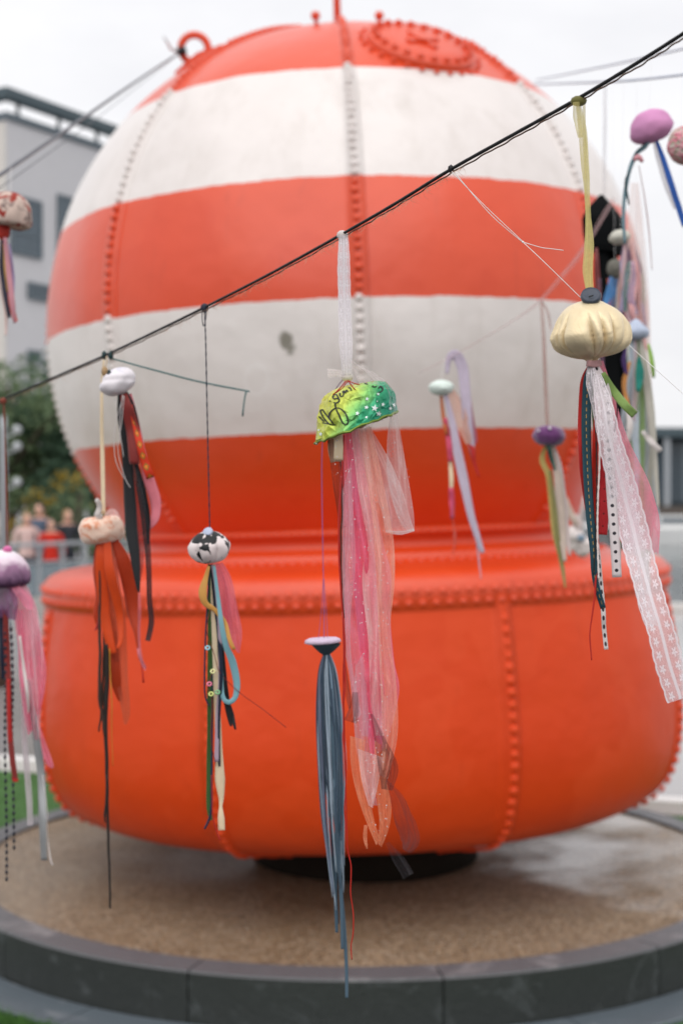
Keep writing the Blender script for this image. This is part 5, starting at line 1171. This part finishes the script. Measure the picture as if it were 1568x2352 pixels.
cord('thread', j7, [(742, 1330), (738, 1400), (731, 1468)], .5, plain('violet_thread', C(138, 92, 150), .6), D7); cord('thread', j7, [(744, 1330), (749, 1400), (752, 1468)], .5, plain('violet_thread', C(138, 92, 150), .6), D7)
rn = random.Random(12)
for k in range(56):
    a = k * 2.39996; q = math.sqrt((k + .5) / 56); ex = math.cos(a) * q; dz_ = math.sin(a) * q * .016
    end = rn.uniform(1820, 2130) - abs(ex) * 60
    pal = (C(124, 150, 170), C(88, 116, 136), C(166, 184, 198), C(60, 80, 98), C(134, 160, 180), C(106, 116, 138))[rn.randrange(6)]
    sh = cloth('tassel_%d' % int(pal[0] * 1e4), pal, .75, .15)
    w_ = rn.uniform(3.5, 6.5); t_ = min(1, max(0, (end - 1780) / 350)); xe = 770 + ex * 15 + t_ * 8
    ribbon('tassel_strand', j7, [(750 + ex * 5, 1499, dz_ * .2), (751 + ex * 20, 1545, dz_ * .8), (755 + ex * 29, 1640, dz_), (760 + ex * 31 + rn.uniform(-3, 3), 1750, dz_), (765 + ex * 25 + rn.uniform(-3, 3), 1750 + (end - 1750) * .5, dz_), (xe, end, dz_ * .7)], [3, w_, w_, w_, w_ * .9, w_ * .6], sh, D7, tw=.8, n=24, cols=2, wander=.006)
for xe, ye in ((773, 2142), (786, 2180), (796, 2292)): ribbon('tassel_strand', j7, [(754, 1520), (764, 1700), (772, 1900), (xe - 3, ye - 120), (xe, ye)], [5, 7, 8, 8, 7], cloth('tassel_blue_0', C(84, 108, 124)), D7 - .004, tw=.3)

# ===== smaller jellyfish farther back
D8 = 3.1
tp_ = thing('sheer_tape', P(1402, 466, D8), 'see-through tape slanting across the buoy behind the gold jellyfish', 'tape')
S_tape = sheer('clear_tape', C(214, 180, 180), .3)
ribbon('tape', tp_, [(1410, 455), (1388, 490), (1340, 570), (1295, 630), (1235, 694), (1180, 735), (1060, 806), (960, 858)], [10, 11, 11, 11, 9, 4, 2.5, 2], S_tape, D8, thick=0, tw=.1)
j8 = jelly(1013, 872, D8, 'small mint white jellyfish with lilac and pink streamers in front of the white band')
M_mint = plain('mint_felt', C(214, 226, 218), .8, 0, .08, 40, .2, .3); blob('bell', j8, 1013, 891, 29, 18, D8, M_mint, 0, None, 7, .06, .06)
cord('thread', j8, [(1022, 824), (1015, 850), (1013, 876)], .6, M_nylon, D8)
L1 = cloth('lilac_white_ribbon', C(206, 194, 210)); L2 = cloth('rose_ribbon', C(214, 84, 116)); L3 = sheer('peach_sheer_ribbon', C(238, 196, 178), .7)
ribbon('lilac_ribbon', j8, [(1026, 858), (1030, 826), (1044, 814), (1060, 840), (1068, 900), (1074, 980), (1086, 1040)], [8, 14, 24, 26, 24, 22, 10], L1, D8 + .01, tw=.25)
ribbon('lilac_ribbon', j8, [(1022, 905), (1040, 980), (1052, 1050), (1066, 1110), (1080, 1180), (1095, 1230), (1108, 1270)], [10, 16, 22, 22, 18, 14, 10], L1, D8 - .004, tw=.25)
ribbon('peach_ribbon', j8, [(1030, 890), (1046, 930), (1066, 980), (1076, 1020)], [14, 34, 32, 12], L3, D8 + .02, thick=0)
ribbon('rose_ribbon', j8, [(1054, 815), (1070, 870), (1082, 950), (1090, 1010), (1080, 1030), (1094, 1080)], [5, 8, 8, 10, 8, 4], cloth('mauve_rose_ribbon', C(190, 120, 140)), D8 + .03, tw=.3)
ribbon('red_ribbon', j8, [(1072, 1000), (1084, 1030), (1088, 1060), (1100, 1096)], [6, 12, 8, 3], K_red, D8 + .012)
ribbon('orange_ribbon', j8, [(1012, 905), (1018, 960), (1026, 1000)], [6, 9, 8], cloth('orange_rust_ribbon', C(200, 110, 60)), D8 - .002); ribbon('rose_ribbon', j8, [(1022, 960), (1030, 1010), (1034, 1060)], [8, 13, 10], L2, D8 - .006)
ribbon('cream_ribbon', j8, [(1033, 1050), (1036, 1100), (1035, 1130)], [8, 10, 8], K_cream, D8 - .005); ribbon('rose_ribbon', j8, [(1035, 1120), (1037, 1150), (1038, 1192)], [10, 14, 10], L2, D8 - .006)
cord('red_thread', j8, [(1038, 1190), (1044, 1230), (1040, 1275)], [1, 3, 1], cloth('salmon_thread', C(220, 96, 80)), D8); cord('grey_thread', j8, [(1088, 1190), (1096, 1260), (1104, 1330)], [2, 2, 1], L1, D8)
D9 = 3.0
j9 = jelly(1260, 980, D9, 'small purple felt jellyfish with cream and green streamers')
b = NB('purple_felt'); tc_ = b.n('ShaderNodeTexCoord').outputs['Object']; M_pur = b.done(b.bsdf(b.mix(b.noise(28, 4, .6, tc_), C(64, 26, 70), C(124, 70, 126)), .85, 0, .15, b.bump(b.noise(120, 3, .6, tc_), .5, .003), .5))
blob('bell', j9, 1260, 1001, 38, 23, D9, M_pur, 3, [(0, .9), (.35, .98), (.75, .75), (1, .1), (.96, -.4), (.7, -.85), (.3, -1), (0, -1)], 9, .08, .08)
MB().ico(P(1262, 984, D9 - .033), .003, 2).build('bead', M_bw, j9); MB().ico(P(1236, 990, D9 - .025), .0025, 2).build('bead', M_bw, j9)
ribbon('tape_hanger', j9, [(1242, 692), (1248, 780), (1252, 880), (1256, 982)], [7, 8, 9, 8], sheer('brown_tape', C(170, 120, 110), .5), D9 + .05, thick=0, tw=.15); ribbon('tape_hanger', j9, [(1244, 692), (1258, 720), (1264, 760)], [5, 6, 3], sheer('brown_tape', C(170, 120, 110), .5), D9 + .05, thick=0)
ribbon('green_ribbon', j9, [(1258, 1020), (1264, 1050), (1274, 1080)], [9, 10, 5], cloth('bottle_green', C(34, 84, 76)), D9 - .012)
for pts_, w_, c_ in (([(1254, 1022), (1244, 1055), (1258, 1090), (1266, 1150), (1272, 1220), (1286, 1280), (1297, 1350)], [6, 14, 14, 14, 12, 10, 4], (216, 192, 120)), ([(1266, 1022), (1278, 1080), (1284, 1150), (1290, 1220), (1296, 1290)], [8, 18, 20, 18, 8], (214, 198, 184)), ([(1270, 1022), (1286, 1080), (1294, 1150), (1300, 1220), (1308, 1276)], [6, 12, 14, 14, 6], (222, 208, 204)), ([(1262, 1080), (1272, 1160), (1280, 1240), (1290, 1300), (1296, 1340)], [6, 10, 12, 10, 4], (150, 146, 92))):
    ribbon('streamer', j9, pts_, w_, cloth('p9_%d%d%d' % c_, C(*c_)), D9 + rn.uniform(-.01, .02), tw=.5)
jb = jelly(1325, 1215, 4.75, 'crumpled white and grey bundle of lace lying against the collar of the buoy')
M_bun = plain('white_grey_lace_bundle', C(216, 206, 202), .8, 0, .25, 30, .2, .6)
for x, y, rx, ry in ((1318, 1236, 26, 30), (1338, 1256, 22, 24), (1326, 1200, 12, 18)): blob('fold', jb, x, y, rx, ry, 4.75, M_bun, rn.uniform(-30, 30), None, 6, .2, .3)
blob('fold', jb, 1334, 1236, 9, 9, 4.70, plain('blue_grey_cloth', C(120, 140, 156), .7), 0, None, 5, .2, .3); ribbon('streamer', jb, [(1296, 1140), (1310, 1180), (1324, 1210)], [8, 16, 14], cloth('p9_214198184', C(214, 198, 184)), 4.72); ribbon('streamer', jb, [(1340, 1140), (1334, 1180), (1326, 1214)], [5, 10, 10], cloth('p9_222208204', C(222, 208, 204)), 4.72)

# black jellyfish
D10 = 3.35
j10 = jelly(1386, 450, D10, 'large black pointed jellyfish with black streamers at the flank of the buoy')
M_blk = cloth('black_felt', C(13, 15, 16), .85, .02, .1, 0, .1)
bp = MB(); k10 = D10 / FOC; a_ = P(1380, 448, D10); prof = [(2, 0), (26, 24), (46, 50), (49, 58), (49, 94), (45, 120), (38, 132)]
for r_, h_ in prof:
    for q in range(4):
        t = R(90 * q + 14); bp.v.append(a_ + Vector((math.cos(t) * r_ * k10 + h_ * .05 * k10, math.sin(t) * r_ * k10, -h_ * k10 - (math.cos(t) * r_ * k10) * .18 * (1 if h_ > 60 else 0))))
for i in range(len(prof) - 1):
    for q in range(4): q2 = (q + 1) % 4; bp.f.append((i * 4 + q, i * 4 + q2, (i + 1) * 4 + q2, (i + 1) * 4 + q))
bp.f.append(tuple(range(4))); solid(bp.build('bell', M_blk, j10, False), .004)
ribbon('sheer_hanger', j10, [(1388, 188), (1388, 300), (1387, 452)], [8, 9, 6], sheer('grey_sheer_hanger', C(200, 200, 206), .35), D10, thick=0, tw=.1)
for pts_, w_ in (([(1380, 560), (1384, 660), (1392, 780), (1404, 900), (1410, 1020), (1414, 1150)], [30, 40, 44, 44, 40, 22]), ([(1396, 560), (1402, 660), (1412, 780), (1420, 900), (1426, 1040), (1428, 1180), (1426, 1262)], [26, 36, 42, 42, 42, 40, 26]), ([(1404, 560), (1414, 640), (1424, 760), (1432, 860), (1436, 980)], [14, 20, 20, 20, 10]), ([(1390, 560), (1392, 700), (1398, 860), (1404, 1000), (1412, 1120), (1416, 1250)], [22, 34, 36, 36, 34, 24]), ([(1384, 700), (1396, 820), (1408, 960), (1420, 1100), (1424, 1230)], [30, 38, 38, 38, 24])):
    ribbon('black_streamer', j10, pts_, w_, M_blk, D10 + rn.uniform(-.03, .03), tw=.35)
for pts_, w_, c_ in (([(1368, 570), (1372, 640), (1376, 700)], [7, 10, 5], (150, 80, 80)), ([(1376, 640), (1380, 760), (1384, 860)], [6, 9, 6], (120, 90, 110)), ([(1396, 640), (1400, 680), (1398, 720)], [6, 10, 5], (190, 90, 70))): ribbon('streamer', j10, pts_, w_, cloth('b10_%d%d%d' % c_, C(*c_)), D10 - .04)

# pink felt jellyfish, its blue ribbon, the knitted ball
D11 = 2.7
j11 = jelly(1492, 250, D11, 'tilted pink felt jellyfish with a blue ribbon high against the sky')
M_pnk = plain('pink_felt', C(206, 144, 186), .85, 0, .1, 40, .2, .3); blob('bell', j11, 1493, 290, 50, 36, D11, M_pnk, -20, [(0, 1), (.4, .95), (.75, .68), (.97, .15), (1, -.3), (.85, -.7), (.5, -.95), (0, -1)], 0, 0, .08)
cord('thread', j11, [(1494, 131), (1492, 200), (1489, 262)], .22, M_nylon, D11)
ribbon('blue_ribbon', j11, [(1506, 322), (1520, 360), (1536, 410), (1552, 460), (1572, 520)], [7, 12, 14, 14, 14], cloth('royal_blue_ribbon', C(54, 104, 190)), D11, tw=.2)
ribbon('grey_ribbon', j11, [(1500, 322), (1512, 370), (1532, 430), (1550, 480)], [6, 12, 16, 8], sheer('grey_sheer', C(200, 196, 200), .6), D11 + .02, thick=0)
cord('teal_yarn', j11, [(1492, 318), (1480, 338), (1462, 352), (1448, 378), (1440, 410), (1434, 440), (1432, 500), (1436, 560)], [4, 6, 5, 5, 4, 5, 4, 3], plain('teal_grey_yarn', C(108, 136, 146), .8, 0, .4, 60), D11 - .006, jit=4); cord('dark_yarn', j11, [(1484, 330), (1460, 350), (1446, 390), (1436, 420), (1442, 470)], [2, 3, 2, 3, 2], plain('dark_teal_yarn', C(40, 66, 70), .8), D11 - .01, jit=5)
cord('pink_tuft', j11, [(1456, 368), (1466, 360), (1476, 372)], [4, 7, 4], cloth('pink_tuft', C(226, 160, 168)), D11 - .012, jit=4)
cord('pale_thread', j11, [(1466, 380), (1480, 460), (1490, 540), (1496, 620)], [1, 2, 1], cloth('pale_rose_thread', C(224, 206, 206)), D11 + .01)
j12 = jelly(1568, 296, 2.6, 'round pink and green knitted jellyfish cut off by the picture edge')
b = NB('knitted_pink_green'); tc_ = b.n('ShaderNodeTexCoord').outputs['Object']; vv_ = b.n('ShaderNodeTexVoronoi'); vv_.inputs['Scale'].default_value = 150; b.l(tc_, vv_.inputs['Vector'])
hs_ = b.n('ShaderNodeSeparateColor'); b.l(vv_.outputs['Color'], hs_.inputs[0])
M_kn = b.done(b.bsdf(b.ramp(hs_.outputs[0], [(0, C(200, 120, 134)), (.4, C(216, 160, 168)), (.7, C(168, 160, 140)), (1, C(216, 200, 196))]), .9, 0, .1, b.bump(vv_.outputs['Distance'], .9, .004)))
blob('bell', j12, 1572, 334, 41, 44, 2.6, M_kn, 0, None, 0, 0, .08); cord('thread', j12, [(1578, 110), (1574, 200), (1572, 292)], .25, M_nylon, 2.6)

# strings of jellyfish at the flank of the buoy
CL = [(232, 178, 178), (190, 176, 206), (60, 140, 130), (84, 140, 196), (214, 150, 84), (206, 202, 190), (150, 176, 120), (226, 196, 200), (88, 66, 116), (196, 206, 214)]
def tails(parent, x, y, d, n, length, spread_, sd, cols_=None):
    rr = random.Random(sd)
    for k in range(n):
        c_ = CL[(cols_[k % len(cols_)]) if cols_ else rr.randrange(len(CL))]; e = rr.uniform(-1, 1); L_ = length * rr.uniform(.55, 1); x0 = x + e * 10
        pts_ = [(x0, y), (x0 + e * spread_ * .5 + 4, y + L_ * .3), (x0 + e * spread_ * .8 + rr.uniform(-6, 10), y + L_ * .65), (x0 + e * spread_ + rr.uniform(-6, 14), y + L_)]
        ribbon('streamer', parent, pts_, [8, rr.uniform(12, 22), rr.uniform(12, 22), rr.uniform(5, 10)], cloth('tail_%d%d%d' % c_, C(*c_)) if k % 3 else sheer('tails_%d%d%d' % c_, C(*c_), .6), d + rr.uniform(-.03, .04), tw=.6, cols=3, thick=.0005 if k % 3 else 0)
M_ivory = plain('ivory_felt', C(196, 194, 182), .8, 0, .12, 30, .2, .3)
j13 = jelly(1423, 528, 3.0, 'small ivory oval jellyfish overlapping the black jellyfish'); blob('bell', j13, 1423, 545, 25, 17, 3.0, M_ivory, -6, None, 0, 0, .1)
cord('thread', j13, [(1430, 184), (1428, 350), (1424, 530)], .22, M_nylon, 3.0); tails(j13, 1440, 556, 3.02, 18, 250, 28, 3, [0, 1, 7, 8, 0, 5])
j14 = jelly(1410, 600, 3.25, 'small grey jellyfish half hidden behind ribbons beside the black streamers'); blob('bell', j14, 1411, 617, 19, 22, 3.2, plain('grey_felt', C(108, 106, 98), .85, 0, .15, 30, .2, .3), 0, None, 6, .08, .1)
cord('thread', j14, [(1404, 187), (1408, 400), (1411, 600)], .22, M_nylon, 3.2); tails(j14, 1412, 636, 3.2, 5, 170, 16, 5, [3, 2, 3, 4])
j15 = jelly(1460, 728, 2.9, 'pale blue jellyfish with a mass of pastel streamers right of the black one'); blob('bell', j15, 1459, 756, 30, 24, 2.9, plain('pale_blue_felt', C(178, 188, 206), .8, 0, .12, 30, .2, .3), 0, [(0, 1), (.25, .85), (.6, .4), (.95, -.1), (1, -.5), (.7, -.9), (0, -1)], 8, .1, .06)
cord('thread', j15, [(1462, 183), (1458, 450), (1458, 732)], .22, M_nylon, 2.9); tails(j15, 1460, 774, 2.92, 34, 520, 30, 7, [5, 9, 6, 5, 2, 7, 9, 4, 6, 5]); tails(j15, 1452, 600, 2.98, 7, 170, 22, 9, [1, 0, 3, 2, 7])
ribbon('orange_ribbon', j15, [(1446, 830), (1432, 880), (1440, 930), (1448, 990)], [6, 14, 10, 6], cloth('tail_21415084', C(214, 150, 84)), 2.88); ribbon('white_ribbon', j15, [(1474, 990), (1492, 1012), (1516, 1036)], [8, 14, 12], K_white, 2.88); ribbon('white_ribbon', j15, [(1440, 940), (1446, 980), (1436, 1020)], [8, 16, 8], K_white, 2.87); ribbon('purple_ribbon', j15, [(1436, 800), (1432, 830), (1438, 860)], [6, 14, 6], cloth('deep_purple', C(70, 44, 100)), 2.87); ribbon('teal_ribbon', j15, [(1466, 820), (1468, 860), (1464, 900)], [8, 22, 8], cloth('teal_bright', C(40, 140, 126)), 2.87); ribbon('green_ribbon', j15, [(1488, 790), (1496, 830), (1500, 868)], [5, 12, 6], cloth('leaf_green2', C(150, 190, 90)), 2.87); tails(j15, 1482, 960, 2.95, 8, 390, 14, 17, [5, 6, 5, 9, 5])

sheet('streamer', j15, [(1448, 420), (1440, 560), (1450, 700), (1462, 860)], [(1466, 420), (1480, 560), (1490, 700), (1496, 900)], sheer('pale_peach_veil', C(250, 226, 218), .4), 2.99, folds=1.6, amp=.01)
# cream and red mushroom-like jellyfish at the edge
D16 = 2.75
j16 = jelly(28, 440, D16, 'cream and red speckled jellyfish in front of the grey building')
b = NB('cream_red_print'); tc_ = b.n('ShaderNodeTexCoord').outputs['Object']
cr_ = b.mix(b.ramp(b.noise(20, 3, .6, tc_, .6), [(.5, (0, 0, 0)), (.56, (1, 1, 1))]), C(200, 178, 166), C(150, 54, 44)); cr_ = b.mix(b.math('MULTIPLY', b.ramp(b.noise(38, 3, .6, tc_), [(.52, (0, 0, 0)), (.6, (1, 1, 1))]), .75), cr_, C(96, 80, 80))
M_cr = b.done(b.bsdf(cr_, .7, 0, .2)); blob('bell', j16, 22, 483, 55, 42, D16, M_cr, 6, [(0, 1), (.4, .92), (.75, .55), (.95, 0), (1, -.55), (.9, -.85), (.5, -.9), (0, -.85)], 8, .12, .06)
cord('thread', j16, [(26, 384), (26, 410), (26, 446)], .7, M_nylon, D16)
blob('neck', j16, 8, 530, 16, 22, D16, K_red if False else plain('red_cloth', C(176, 48, 36), .7), 0, None, 6, .15, .1)
for pts_, w_, c_ in (([(8, 545), (6, 600), (12, 660), (22, 730)], [8, 14, 16, 8], (62, 60, 76)), ([(12, 545), (20, 620), (30, 700), (34, 742)], [8, 12, 12, 6], (210, 150, 160)), ([(4, 545), (2, 640), (14, 720), (14, 770)], [8, 10, 10, 6], (226, 206, 200)), ([(10, 560), (14, 620), (18, 670)], [6, 8, 4], (190, 150, 70)), ([(20, 640), (26, 690), (34, 730), (40, 738)], [6, 12, 12, 6], (214, 110, 100)), ([(22, 560), (30, 640), (28, 710)], [5, 10, 6], (180, 160, 196))): ribbon('streamer', j16, pts_, w_, cloth('m16_%d%d%d' % c_, C(*c_)), D16 + rn.uniform(-.02, .02), tw=.5)
